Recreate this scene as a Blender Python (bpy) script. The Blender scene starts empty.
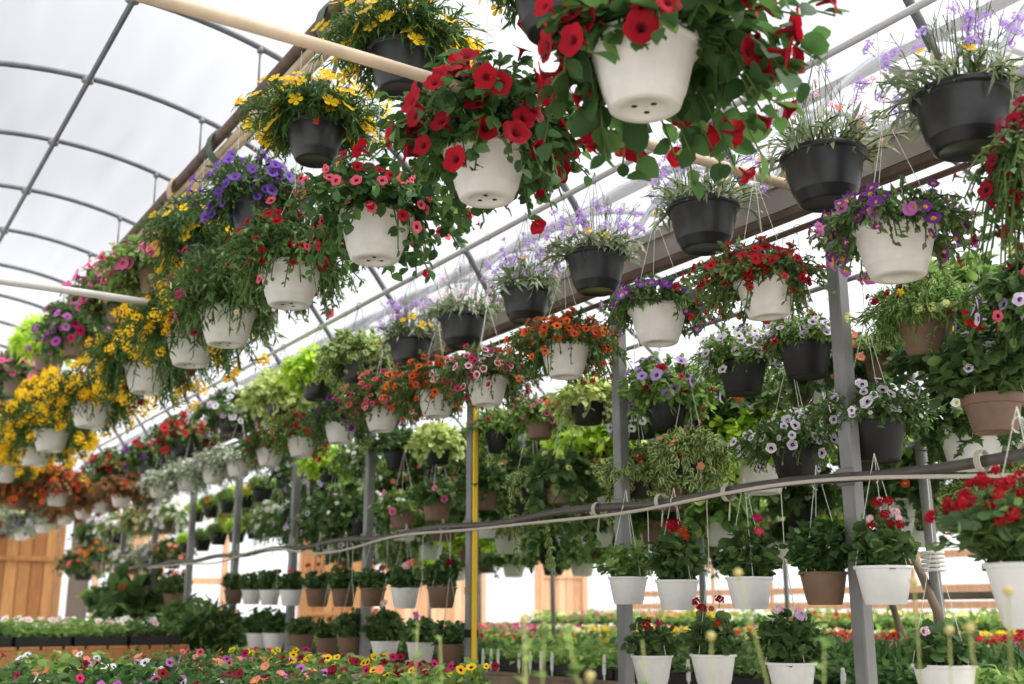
import bpy, math, random
import numpy as np
from mathutils import Vector, Matrix, Quaternion

S = bpy.context.scene
COL = S.collection
rng = np.random.default_rng(7)
PI = math.pi

# ------------------------------------------------------------------ camera
F_PX, EYE = 1100.0, 1.3
TH = math.atan(269 / F_PX)
PSI = math.atan(719 * math.cos(TH) / F_PX)
CR = np.array([math.cos(PSI), -math.sin(PSI), 0])
CF = np.array([math.sin(PSI) * math.cos(TH), math.cos(PSI) * math.cos(TH), math.sin(TH)])
CU = np.cross(CR, CF)
EYEV = np.array([0, 0, EYE])


def ray(px, py):
    return CF + CR * (px - 512) / F_PX - CU * (py - 342) / F_PX


def atX(px, py, X):
    d = ray(px, py)
    return d * (X / d[0]) + EYEV


def atY(px, py, Y):
    d = ray(px, py)
    return d * (Y / d[1]) + EYEV


def atZ(px, py, z):
    d = ray(px, py)
    return d * ((z - EYE) / d[2]) + EYEV


def depth(p):
    return float((np.array(p) - EYEV) @ CF)


def proj(p):
    v = np.array(p, float) - EYEV
    d = v @ CF
    return 512 + F_PX * (v @ CR) / d, 342 - F_PX * (v @ CU) / d


cam_d = bpy.data.cameras.new('camera')
cam = bpy.data.objects.new('camera', cam_d)
COL.objects.link(cam)
cam_d.sensor_width = 36
cam_d.lens = F_PX * 36 / 1024
cam_d.clip_start = .05
cam.matrix_world = Matrix(((CR[0], CU[0], -CF[0], 0), (CR[1], CU[1], -CF[1], 0), (CR[2], CU[2], -CF[2], EYE), (0, 0, 0, 1)))
cam_d.dof.use_dof = True
cam_d.dof.focus_distance = 4.3
cam_d.dof.aperture_fstop = 2.2
S.camera = cam

S.view_settings.view_transform = 'Standard'
S.view_settings.look = 'None'
S.view_settings.gamma = 1
S.view_settings.use_curve_mapping = False
S.view_settings.exposure = 0.15


# ------------------------------------------------------------------ materials
def lin(c):
    return tuple(((x / 255) / 12.92 if x / 255 <= .04045 else ((x / 255 + .055) / 1.055) ** 2.4) for x in c) + (1,)


MATS = {}


def nt(name):
    m = bpy.data.materials.new(name)
    m.use_nodes = True
    n = m.node_tree
    n.nodes.clear()
    out = n.nodes.new('ShaderNodeOutputMaterial')
    return m, n, out


def plain(name, rgb, rough=.6, metal=0.0, noise=0.0, scale=20.0, spec=.4, stretch=None):
    if name in MATS:
        return MATS[name]
    m, n, out = nt(name)
    b = n.nodes.new('ShaderNodeBsdfPrincipled')
    b.inputs['Roughness'].default_value = rough
    b.inputs['Metallic'].default_value = metal
    b.inputs['Specular IOR Level'].default_value = spec
    c = lin(rgb)
    if noise:
        tc = n.nodes.new('ShaderNodeTexCoord')
        mp = n.nodes.new('ShaderNodeMapping')
        if stretch:
            mp.inputs['Scale'].default_value = stretch
        t = n.nodes.new('ShaderNodeTexNoise')
        t.inputs['Scale'].default_value = scale
        t.inputs['Detail'].default_value = 4
        r = n.nodes.new('ShaderNodeValToRGB')
        r.color_ramp.elements[0].position = .3
        r.color_ramp.elements[1].position = .7
        r.color_ramp.elements[0].color = tuple(x * (1 - noise) for x in c[:3]) + (1,)
        r.color_ramp.elements[1].color = tuple(min(1, x * (1 + noise)) for x in c[:3]) + (1,)
        n.links.new(tc.outputs['Object'], mp.inputs[0])
        n.links.new(mp.outputs[0], t.inputs['Vector'])
        n.links.new(t.outputs['Fac'], r.inputs[0])
        n.links.new(r.outputs[0], b.inputs['Base Color'])
    else:
        b.inputs['Base Color'].default_value = c
    n.links.new(b.outputs[0], out.inputs[0])
    MATS[name] = m
    return m


def leafy(name, a, b, trans=.35, rough=.55, c=None, gloss=.25):
    """leaf or petal: colour differs from leaf to leaf, light passes through"""
    if name in MATS:
        return MATS[name]
    m, n, out = nt(name)
    g = n.nodes.new('ShaderNodeNewGeometry')
    r = n.nodes.new('ShaderNodeValToRGB')
    e = r.color_ramp.elements
    up = 1.35 if name.startswith('leaf') else 1.0
    li = lambda q: tuple(min(.9, v * up) for v in lin(q)[:3]) + (1,)
    e[0].color = li(a)
    e[1].color = li(b)
    if c:
        k = e.new(.85)
        k.color = li(b)
        e[len(e) - 1].color = li(c)
    n.links.new(g.outputs['Random Per Island'], r.inputs[0])
    p = n.nodes.new('ShaderNodeBsdfPrincipled')
    p.inputs['Roughness'].default_value = rough
    p.inputs['Specular IOR Level'].default_value = gloss
    t = n.nodes.new('ShaderNodeBsdfTranslucent')
    hs = n.nodes.new('ShaderNodeHueSaturation')
    hs.inputs['Hue'].default_value = .5
    hs.inputs['Saturation'].default_value = 1.0
    hs.inputs['Value'].default_value = 1.5
    n.links.new(r.outputs[0], hs.inputs['Color'])
    n.links.new(r.outputs[0], p.inputs['Base Color'])
    n.links.new(hs.outputs[0], t.inputs[0])
    mx = n.nodes.new('ShaderNodeMixShader')
    mx.inputs[0].default_value = trans
    n.links.new(p.outputs[0], mx.inputs[1])
    n.links.new(t.outputs[0], mx.inputs[2])
    n.links.new(mx.outputs[0], out.inputs[0])
    MATS[name] = m
    return m


def film_mat():
    m, n, out = nt('poly_film')
    tr = n.nodes.new('ShaderNodeBsdfTransparent')
    tr.inputs[0].default_value = (.97, .97, .98, 1)
    tl = n.nodes.new('ShaderNodeBsdfTranslucent')
    tl.inputs[0].default_value = (.62, .63, .66, 1)
    tc = n.nodes.new('ShaderNodeTexCoord')
    mp = n.nodes.new('ShaderNodeMapping')
    mp.inputs['Scale'].default_value = (2.0, .25, 2)
    mp.inputs['Rotation'].default_value = (0, 0, .35)
    t = n.nodes.new('ShaderNodeTexNoise')
    t.inputs['Scale'].default_value = 3.0
    t.inputs['Detail'].default_value = 5
    r = n.nodes.new('ShaderNodeMapRange')
    r.inputs[1].default_value = .3
    r.inputs[2].default_value = .7
    r.inputs[3].default_value = .15
    r.inputs[4].default_value = .23
    n.links.new(tc.outputs['Object'], mp.inputs[0])
    n.links.new(mp.outputs[0], t.inputs['Vector'])
    n.links.new(t.outputs['Fac'], r.inputs[0])
    mx = n.nodes.new('ShaderNodeMixShader')
    n.links.new(r.outputs[0], mx.inputs[0])
    n.links.new(tr.outputs[0], mx.inputs[1])
    n.links.new(tl.outputs[0], mx.inputs[2])
    n.links.new(mx.outputs[0], out.inputs[0])
    return m


FILM = film_mat()
WHITE_POT = plain('white_plastic', (218, 214, 205), .42, noise=.06, scale=3)
BRIGHT_POT = plain('bright_white_plastic', (234, 234, 230), .4, noise=.03, scale=3)
BLACK_POT = plain('black_plastic', (36, 37, 37), .38, noise=.25, scale=5, spec=.5)
TAUPE_POT = plain('taupe_plastic', (122, 98, 79), .6, noise=.08, scale=3)
DARK = plain('dark_hole', (28, 26, 24), .9)
SOIL = plain('potting_soil', (52, 40, 30), .95, noise=.4, scale=30)
WIRE_W = plain('white_wire', (222, 220, 210), .5)
WIRE_D = plain('dark_wire', (84, 84, 82), .5)
STEEL = plain('galvanised_steel', (126, 126, 123), .5, .25, noise=.15, scale=8)
RUST = plain('brown_steel', (96, 78, 66), .7, .1, noise=.3, scale=10)
WOODP = plain('pale_wood_pole', (190, 171, 144), .7, noise=.18, scale=6, stretch=(1, 1, 1))
BOARD = plain('cedar_board', (164, 114, 66), .75, noise=.22, scale=5, stretch=(8, 8, .6))
BOARD2 = plain('pink_cedar_board', (222, 176, 136), .75, noise=.22, scale=5, stretch=(8, 8, .6))
GREYWOOD = plain('weathered_wood', (140, 122, 104), .85, noise=.25, scale=6)
YELLOW = plain('yellow_paint', (238, 196, 40), .6)
BLACKTRAY = plain('black_tray', (34, 33, 33), .6)
REDTAG = plain('red_tag', (206, 48, 44), .5)
WHITETAG = plain('white_tag', (244, 243, 238), .5)
HOSE = plain('pale_hose', (196, 188, 172), .5)
HOOP = plain('hoop_steel', (104, 106, 110), .5, .3, noise=.15, scale=8)
GUTTER = plain('gutter_metal', (158, 150, 140), .55, .2, noise=.2, scale=4)
STEM = leafy('green_stem', (72, 98, 44), (104, 124, 60), .1)
DRYSTEM = leafy('pale_stem', (150, 160, 92), (176, 180, 110), .2)
GRAVEL = plain('grey_gravel', (158, 150, 140), .95, noise=.3, scale=25)

LEAF = {
    'green': leafy('leaf_green', (56, 80, 46), (88, 114, 62), .38, c=(126, 146, 86)),
    'dark': leafy('leaf_dark', (54, 78, 46), (84, 108, 60), .38, c=(120, 142, 82)),
    'deep': leafy('leaf_deep', (44, 70, 38), (68, 98, 50), .4, c=(100, 128, 66)),
    'fresh': leafy('leaf_fresh', (84, 112, 58), (122, 148, 78), .42, c=(156, 176, 106)),
    'grey': leafy('leaf_grey', (92, 106, 80), (130, 140, 108), .3, c=(160, 166, 136)),
    'lime': leafy('leaf_lime', (128, 160, 52), (178, 200, 78), .45, c=(206, 218, 110)),
    'cream': leafy('leaf_cream', (150, 164, 98), (184, 192, 132), .4),
    'varg': leafy('leaf_varg', (86, 116, 62), (168, 184, 112), .38, c=(222, 222, 164)),
    'silver': leafy('leaf_silver', (120, 132, 112), (166, 174, 150), .3, c=(214, 214, 202)),
    'bronze': leafy('leaf_bronze', (92, 66, 48), (140, 100, 62), .35, c=(90, 110, 60)),
}
PET = {}
for k, a, b in (('crimson', (140, 12, 30), (178, 20, 38)), ('red', (172, 26, 38), (204, 48, 54)), ('magenta', (176, 28, 84), (210, 54, 112)),
                ('pink', (222, 92, 150), (238, 138, 182)), ('palepink', (236, 190, 204), (246, 220, 226)), ('orange', (212, 84, 34), (236, 124, 52)),
                ('rust', (172, 56, 34), (204, 84, 44)), ('yellow', (240, 186, 22), (252, 214, 50)), ('paleyellow', (236, 226, 150), (246, 240, 190)),
                ('violet', (104, 70, 160), (140, 100, 190)), ('purple', (92, 38, 116), (128, 62, 150)), ('lavender', (172, 140, 206), (200, 172, 226)),
                ('white', (240, 238, 236), (250, 250, 248)), ('lilac', (214, 196, 226), (234, 222, 238)), ('darkred', (116, 14, 32), (156, 24, 42)),
                ('scarlet', (206, 30, 40), (232, 52, 52)), ('limeflower', (212, 216, 140), (230, 232, 172)), ('orchid', (190, 90, 180), (214, 130, 206)),
                ('salmon', (232, 120, 100), (244, 158, 136)), ('rose', (206, 64, 92), (230, 110, 130))):
    PET[k] = leafy('petal_' + k, a, b, .35, .6, gloss=.15)
THROAT = {'dark': leafy('throat_dark', (60, 22, 46), (84, 30, 60), .2), 'yellow': leafy('throat_yellow', (226, 170, 40), (236, 190, 60), .2),
          'deep': leafy('throat_deep', (110, 10, 24), (130, 16, 30), .2), 'brown': leafy('throat_brown', (90, 28, 22), (116, 40, 26), .2),
          'purple': leafy('throat_purple', (96, 50, 130), (120, 70, 150), .2)}


# ------------------------------------------------------------------ mesh helpers
def mesh_from(name, V, loops, tot, mats, midx=None, smooth=True):
    me = bpy.data.meshes.new(name)
    V = np.ascontiguousarray(V, dtype=np.float32)
    loops = np.ascontiguousarray(loops, dtype=np.int32)
    tot = np.ascontiguousarray(tot, dtype=np.int32)
    me.vertices.add(len(V))
    me.vertices.foreach_set('co', V.ravel())
    me.loops.add(len(loops))
    me.loops.foreach_set('vertex_index', loops)
    me.polygons.add(len(tot))
    st = np.zeros(len(tot), np.int32)
    st[1:] = np.cumsum(tot)[:-1]
    me.polygons.foreach_set('loop_start', st)
    if midx is not None:
        me.polygons.foreach_set('material_index', np.ascontiguousarray(midx, dtype=np.int32))
    me.polygons.foreach_set('use_smooth', np.full(len(tot), smooth, dtype=bool))
    for m in mats:
        me.materials.append(m)
    me.update(calc_edges=True)
    return me


class MB:
    """collects polygons for one mesh"""

    def __init__(s):
        s.V, s.F, s.M = [], [], []
        s.n = 0

    def add(s, V, F, m=0):
        V = np.asarray(V, float).reshape(-1, 3)
        s.V.append(V)
        for f in F:
            s.F.append([i + s.n for i in f])
            s.M.append(m)
        s.n += len(V)

    def addT(s, tpl, m=None):
        V, F, M = tpl
        s.V.append(V)
        for f, mm in zip(F, M):
            s.F.append([i + s.n for i in f])
            s.M.append(mm if m is None else m)
        s.n += len(V)

    def box(s, c, d, rot=None, m=0, bev=0.0):
        hx, hy, hz = [x / 2 for x in d]
        b = min(bev, hx * .9, hy * .9, hz * .9)
        if b <= 0:
            P = np.array([[x, y, z] for x in (-hx, hx) for y in (-hy, hy) for z in (-hz, hz)])
            Fc = [(0, 1, 3, 2), (4, 6, 7, 5), (0, 4, 5, 1), (2, 3, 7, 6), (0, 2, 6, 4), (1, 5, 7, 3)]
        else:   # chamfered box: octagonal section run along z with chamfered ends
            ring = [(-hx + b, -hy), (hx - b, -hy), (hx, -hy + b), (hx, hy - b), (hx - b, hy), (-hx + b, hy), (-hx, hy - b), (-hx, -hy + b)]
            P, Fc = [], []
            for z, k in ((-hz, b), (-hz + b, 0), (hz - b, 0), (hz, b)):
                for x, y in ring:
                    P.append((x - math.copysign(min(k, abs(x)), x) if k else x, y - math.copysign(min(k, abs(y)), y) if k else y, z))
            P = np.array(P)
            for r in range(3):
                for i in range(8):
                    j = (i + 1) % 8
                    Fc.append((r * 8 + i, r * 8 + j, r * 8 + 8 + j, r * 8 + 8 + i))
            Fc.append(tuple(range(7, -1, -1)))
            Fc.append(tuple(range(24, 32)))
        if rot is not None:
            P = P @ np.array(rot).T
        s.add(P + np.array(c), Fc, m)

    def tube(s, pts, r, n=8, m=0, cap=True):
        pts = np.asarray(pts, float)
        k = len(pts)
        rr = np.broadcast_to(np.asarray(r, float), (k,))
        T = np.gradient(pts, axis=0)
        T /= np.linalg.norm(T, axis=1)[:, None] + 1e-9
        ref = np.array([0, 0, 1.0]) if abs(T[0][2]) < .9 else np.array([1.0, 0, 0])
        V = []
        for i in range(k):
            a = np.cross(T[i], ref)
            a /= np.linalg.norm(a) + 1e-9
            b = np.cross(T[i], a)
            for j in range(n):
                t = 2 * PI * j / n
                V.append(pts[i] + rr[i] * (math.cos(t) * a + math.sin(t) * b))
        Fc = []
        for i in range(k - 1):
            for j in range(n):
                j2 = (j + 1) % n
                Fc.append((i * n + j, i * n + j2, i * n + n + j2, i * n + n + j))
        if cap:
            Fc.append(tuple(range(n - 1, -1, -1)))
            Fc.append(tuple((k - 1) * n + j for j in range(n)))
        s.add(V, Fc, m)

    def lathe(s, prof, n=40, m=0, ms=None):
        V, Fc = [], []
        for r, z in prof:
            for j in range(n):
                t = 2 * PI * j / n
                V.append((r * math.cos(t), r * math.sin(t), z))
        base = s.n
        s.V.append(np.array(V))
        for i in range(len(prof) - 1):
            mm = ms[i] if ms else m
            for j in range(n):
                j2 = (j + 1) % n
                s.F.append([base + i * n + j, base + i * n + j2, base + i * n + n + j2, base + i * n + n + j])
                s.M.append(mm)
        s.n += len(V)

    def mesh(s, name, mats, smooth=True):
        V = np.concatenate(s.V)
        return mesh_from(name, V, [i for f in s.F for i in f], [len(f) for f in s.F], mats, s.M, smooth)


def link(name, me, parent=None):
    o = bpy.data.objects.new(name, me)
    COL.objects.link(o)
    if parent is not None:
        o.parent = parent
    return o


def tag(o, label, cat, group=None, kind=None):
    if label:
        o['label'] = label
    if cat:
        o['category'] = cat
    if group:
        o['group'] = group
    if kind:
        o['kind'] = kind
    return o


def struct(o):
    o['kind'] = 'structure'
    return o


def empty(name, loc, rot=(0, 0, 0), sc=1.0):
    o = bpy.data.objects.new(name, None)
    COL.objects.link(o)
    o.empty_display_size = .1
    o.location = loc
    o.rotation_euler = rot
    o.scale = (sc, sc, sc)
    return o


# ------------------------------------------------------------------ leaf and flower templates (V, F, M)
def T_ovate(w=.34, fold=.1, segs=((0, 0), (.22, .8), (.5, 1), (.78, .68), (1, 0)), curl=.22, var=False):
    V, Fc, M = [], [], []
    rows = []
    for y, k in segs:
        z0 = -curl * y * y
        if k == 0:
            rows.append((len(V),))
            V.append((0, y, z0))
        else:
            i = len(V)
            hw = w * k
            if var:
                V += [(-hw, y, z0 + fold * k), (-hw * .55, y, z0 + fold * k * .55), (0, y, z0), (hw * .55, y, z0 + fold * k * .55), (hw, y, z0 + fold * k)]
                rows.append(tuple(range(i, i + 5)))
            else:
                V += [(-hw, y, z0 + fold * k), (0, y, z0), (hw, y, z0 + fold * k)]
                rows.append((i, i + 1, i + 2))
    for a, b in zip(rows, rows[1:]):
        n = max(len(a), len(b)) - 1
        for j in range(n):
            edge = var and j in (0, n - 1)
            if len(a) == 1:
                Fc.append((a[0], b[j + 1], b[j]))
            elif len(b) == 1:
                Fc.append((a[j], a[j + 1], b[0]))
            else:
                Fc.append((a[j], a[j + 1], b[j + 1], b[j]))
            M.append(1 if edge else 0)
    return np.array(V, float), Fc, M


def T_fan(outline, dome=.12, stalk=.25):
    """a leaf drawn as a fan around its middle, short stalk at y<0"""
    n = len(outline)
    V = [(0, .45, 0)] + [(x, y, -dome * ((x * x + (y - .45) ** 2) * 2)) for x, y in outline]
    Fc = [(0, 1 + i, 1 + (i + 1) % n) for i in range(n)]
    return np.array(V, float), Fc, [0] * len(Fc)


ROUND = T_fan([(.5 * (1 + .08 * math.cos(6 * a)) * math.sin(a) * 1.05, .45 - .5 * (1 + .08 * math.cos(6 * a)) * math.cos(a) + (.12 if abs(a - 0) < .2 or abs(a - 2 * PI) < .2 else 0)) for a in [2 * PI * i / 14 for i in range(14)]])
IVY = T_fan([(0, 0), (.3, -.08), (.22, .2), (.5, .42), (.22, .5), (0, 1), (-.22, .5), (-.5, .42), (-.22, .2), (-.3, -.08)], .1)
OVATE = T_ovate()
BROAD = T_ovate(.4, .12)
SMALL = T_ovate(.24, .06, ((0, 0), (.45, 1), (1, 0)), .12)
NARROW = T_ovate(.11, .03, ((0, 0), (.4, 1), (1, 0)), .25)
VARIE = T_ovate(.36, .1, ((0, 0), (.3, .9), (.65, .8), (1, 0)), .2, True)
SIMPLE = T_ovate(.32, .08, ((0, 0), (.45, 1), (1, 0)), .15)
TEMPL = dict(ovate=OVATE, broad=BROAD, small=SMALL, narrow=NARROW, varie=VARIE, simple=SIMPLE, round=ROUND, ivy=IVY)


def F_trumpet(seg=20, tube=1.1, edge=False):
    prof = [(.1, -tube), (.14, -tube * .5), (.2, -.2), (.34, -.05), (.76, .1), (1.0, .08)]
    V, Fc, M = [], [], []
    for k, (r, z) in enumerate(prof):
        for j in range(seg):
            a = 2 * PI * j / seg
            lob = 1 - (.0 if k < 3 else .13 * (k - 2) / 3) * (.5 - .5 * math.cos(5 * a))
            zz = z + (.05 * math.cos(5 * a) + .025 * math.sin(10 * a + k)) * max(0, k - 3) / 2
            V.append((r * lob * math.cos(a), r * lob * math.sin(a), zz))
    for k in range(len(prof) - 1):
        for j in range(seg):
            j2 = (j + 1) % seg
            Fc.append((k * seg + j, k * seg + j2, k * seg + seg + j2, k * seg + seg + j))
            M.append(1 if k in (1, 2) else (2 if edge and k == 4 else 0))
    return np.array(V, float), Fc, M


def F_petals(n=5, w=.36, dome=.18, up=.15, cm=1):
    V, Fc, M = [], [], []
    for k in range(n):
        a = 2 * PI * k / n
        c, s_ = math.cos(a), math.sin(a)
        i = len(V)
        for x, y, z in ((.08, 0, 0), (.45, -w * .8, up * .6), (.45, w * .8, up * .6), (.82, -w, up), (.82, w, up), (1.0, 0, up * .8), (.5, 0, up * .35)):
            V.append((x * c - y * s_, x * s_ + y * c, z))
        for f in ((0, 1, 6), (0, 6, 2), (1, 3, 5, 6), (6, 5, 4, 2)):
            Fc.append(tuple(i + q for q in f))
            M.append(0)
    i = len(V)
    for z, r in ((.02, .22), (dome * .7, .17)):
        for j in range(7):
            a = 2 * PI * j / 7
            V.append((r * math.cos(a), r * math.sin(a), z))
    V.append((0, 0, dome))
    for j in range(7):
        j2 = (j + 1) % 7
        Fc += [(i + j, i + j2, i + 7 + j2, i + 7 + j), (i + 7 + j, i + 7 + j2, i + 14)]
        M += [cm, cm]
    return np.array(V, float), Fc, M


def F_umbel(n=20, seed=1, rad=.36, flat=.7):
    r = np.random.default_rng(seed)
    b = MB()
    for k in range(n):
        z = 1 - (k + .5) / n * 1.25
        q = math.sqrt(max(0, 1 - z * z))
        a = k * 2.39996
        d = np.array([q * math.cos(a), q * math.sin(a), z * flat])
        d2 = d / np.linalg.norm(d)
        u = np.cross(d2, [.3, .2, 1.0])
        u /= np.linalg.norm(u)
        v = np.cross(d2, u)
        c = d * r.uniform(.5, .95) + r.normal(0, .06, 3)
        ph = r.random() * 6
        V = [c - d2 * .05]
        Fc = []
        for i in range(10):
            t = ph + 2 * PI * i / 10
            rr = rad * (1.0 if i % 2 == 0 else .5)
            V.append(c + rr * (math.cos(t) * u + math.sin(t) * v) + d2 * (.05 if i % 2 == 0 else 0))
        for i in range(10):
            Fc.append((0, 1 + i, 1 + (i + 1) % 10))
        b.add(V, Fc, 0)
    b.tube([(0, 0, -1.6), (.03, 0, -.8), (0, 0, .3)], .06, 5, 1)
    return np.concatenate(b.V), b.F, b.M


TRUMPET = F_trumpet()
TRUMPET_E = F_trumpet(20, .9, True)
TRUMP_LO = F_trumpet(10, .7)
DAISY = F_petals(5)
BLOOM6 = F_petals(6, .3, .12, .1, 1)
UMBEL = F_umbel()
BALL = F_umbel(18, 3, .3, .9)
FLOW = dict(trumpet=TRUMPET, trumpete=TRUMPET_E, tlo=TRUMP_LO, daisy=DAISY, six=BLOOM6, umbel=UMBEL, ball=BALL)
FMESH = {}


def flower_mesh(kind, col, throat):
    k = (kind, col, throat)
    if k not in FMESH:
        V, Fc, M = FLOW[kind]
        mats = [PET[col]]
        if kind in ('umbel', 'ball'):
            mats.append(STEM)
        else:
            mats.append(THROAT.get(throat, PET.get(throat, PET[col])))
        if kind == 'trumpete':
            mats.append(PET['white'] if col != 'white' else PET['lilac'])
        FMESH[k] = mesh_from('flower', V, [i for f in Fc for i in f], [len(f) for f in Fc], mats, M)
    return FMESH[k]


def scatter(tpl, P, D, N, Sc):
    """instances of a template placed at P, its y along D, its z near N"""
    V, Fc, M = tpl
    D = D / (np.linalg.norm(D, axis=1)[:, None] + 1e-9)
    X = np.cross(D, N)
    X /= np.linalg.norm(X, axis=1)[:, None] + 1e-9
    Z = np.cross(X, D)
    W = P[:, None, :] + Sc[:, None, None] * (V[None, :, 0:1] * X[:, None] + V[None, :, 1:2] * D[:, None] + V[None, :, 2:3] * Z[:, None])
    nv = len(V)
    lp = np.array([i for f in Fc for i in f])
    n = len(P)
    loops = (lp[None] + (np.arange(n) * nv)[:, None]).ravel()
    tot = np.tile([len(f) for f in Fc], n)
    mi = np.tile(M, n)
    return W.reshape(-1, 3), loops, tot, mi


def join(parts):
    Vs, Ls, Ts, Ms = [], [], [], []
    off = 0
    for V, l, t, m in parts:
        Vs.append(V)
        Ls.append(l + off)
        Ts.append(t)
        Ms.append(m)
        off += len(V)
    return np.concatenate(Vs), np.concatenate(Ls), np.concatenate(Ts), np.concatenate(Ms)


def mbparts(b, m):
    V = np.concatenate(b.V)
    return V, np.array([i for f in b.F for i in f]), np.array([len(f) for f in b.F]), np.full(len(b.F), m)


def stems(r, K, h, s, d, r0=.75, lean=None, wall=1.1, face=None, bare=.75, sk=.42):
    """K arching stems: arrays of paths (K, 9, 3), rim centre at the origin, pot radius 1"""
    phi = 2 * PI * (np.arange(K) * .61803) + r.uniform(-.3, .3, K)
    st = np.sqrt(r.random(K)) * r0
    reach = s * (.12 + .88 * r.random(K) ** .8)
    q = np.clip(reach / max(s, .01), 0, 1)
    hk = h * r.uniform(.55, 1.05, K) * (1 - .55 * q ** 2)
    dk = d * q ** 1.3 * r.uniform(.35, 1.15, K)
    skirt = r.random(K) < sk
    reach = np.where(skirt, r.uniform(1.0, max(1.05, .5 + .45 * s), K), reach)
    hk = np.where(skirt, h * r.uniform(.2, .7, K), hk)
    dk = np.where(skirt, hk * .8 + d * r.uniform(.25, 1.0, K), dk)
    if face is not None:
        # plants are turned so that the aisle side of the pot stays clear
        off = np.abs((phi - face + PI) % (2 * PI) - PI)
        cl = (off < 1.0) & (r.random(K) < bare)
        dk = np.where(cl, np.minimum(dk, hk + .12), dk)
    t = np.linspace(0, 1, 9)[None]
    rad = st[:, None] + (np.maximum(reach - st * .6, .05))[:, None] * (t ** .8)
    z = hk[:, None] * (1 - (1 - t) ** 2) - (dk[:, None] + .0) * t ** 2.2 - .12 * (1 - t)
    rad = np.where((z < .05) & (t > .25), np.maximum(rad, wall + .1 * r.random((K, 1))), rad)
    tw = phi[:, None] + r.uniform(-.5, .5, K)[:, None] * t
    X, Y = rad * np.cos(tw), rad * np.sin(tw)
    P = np.stack([X, Y, z], -1)
    if lean is not None:
        P = P + np.array(lean)[None, None] * (t ** 1.5)[..., None]
    return P


def along(P, tt):
    """points and tangents at parameters tt (K, L) on the paths"""
    K = len(P)
    f = tt * 8
    i = np.clip(np.floor(f).astype(int), 0, 7)
    w = (f - i)[..., None]
    k = np.arange(K)[:, None]
    a, b = P[k, i], P[k, i + 1]
    return a * (1 - w) + b * w, b - a


PLANTS = {
    #            leaf template, mats, size, K, L, h, s, d
    'petbig': ('broad', ['deep'], .62, 46, 10, 1.1, 2.0, 1.6),
    'petunia': ('ovate', ['green'], .38, 60, 11, 1.0, 1.6, .9),
    'cali': ('small', ['green'], .25, 90, 15, .9, 1.6, 1.0),
    'bidens': ('narrow', ['deep'], .34, 90, 17, 1.0, 1.7, .7),
    'fine': ('narrow', ['green'], .42, 90, 14, 1.2, 1.9, 1.0),
    'airy': ('narrow', ['grey'], .5, 42, 8, 1.1, 1.2, .1),
    'geranium': ('round', ['dark'], .42, 52, 6, 1.2, 1.15, .0),
    'varieg': ('varie', ['green', 'cream'], .44, 60, 12, .6, 1.5, 1.6),
    'lime': ('ovate', ['lime'], .42, 60, 10, .9, 1.5, .8),
    'coleus': ('broad', ['cream'], .46, 50, 9, .9, 1.5, .5),
    'ivy': ('ivy', ['green'], .42, 40, 13, .5, 1.3, 2.4),
    'grassy': ('narrow', ['fresh'], .7, 60, 8, .8, 1.1, .2),
    'bacopa': ('small', ['fresh'], .27, 80, 14, .9, 1.6, 1.1),
    'silver': ('small', ['silver'], .34, 80, 12, .7, 1.5, 1.3),
    'bronze': ('ovate', ['bronze'], .4, 60, 11, .8, 1.5, .9),
    'leafy': ('broad', ['green'], .6, 36, 8, 1.0, 1.5, .8),
}


DENS = {'petbig': 1.9, 'geranium': 1.25, 'airy': 1.5, 'leafy': 1.8, 'grassy': 2.2, 'bidens': 2.6, 'fine': 2.6}


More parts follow.
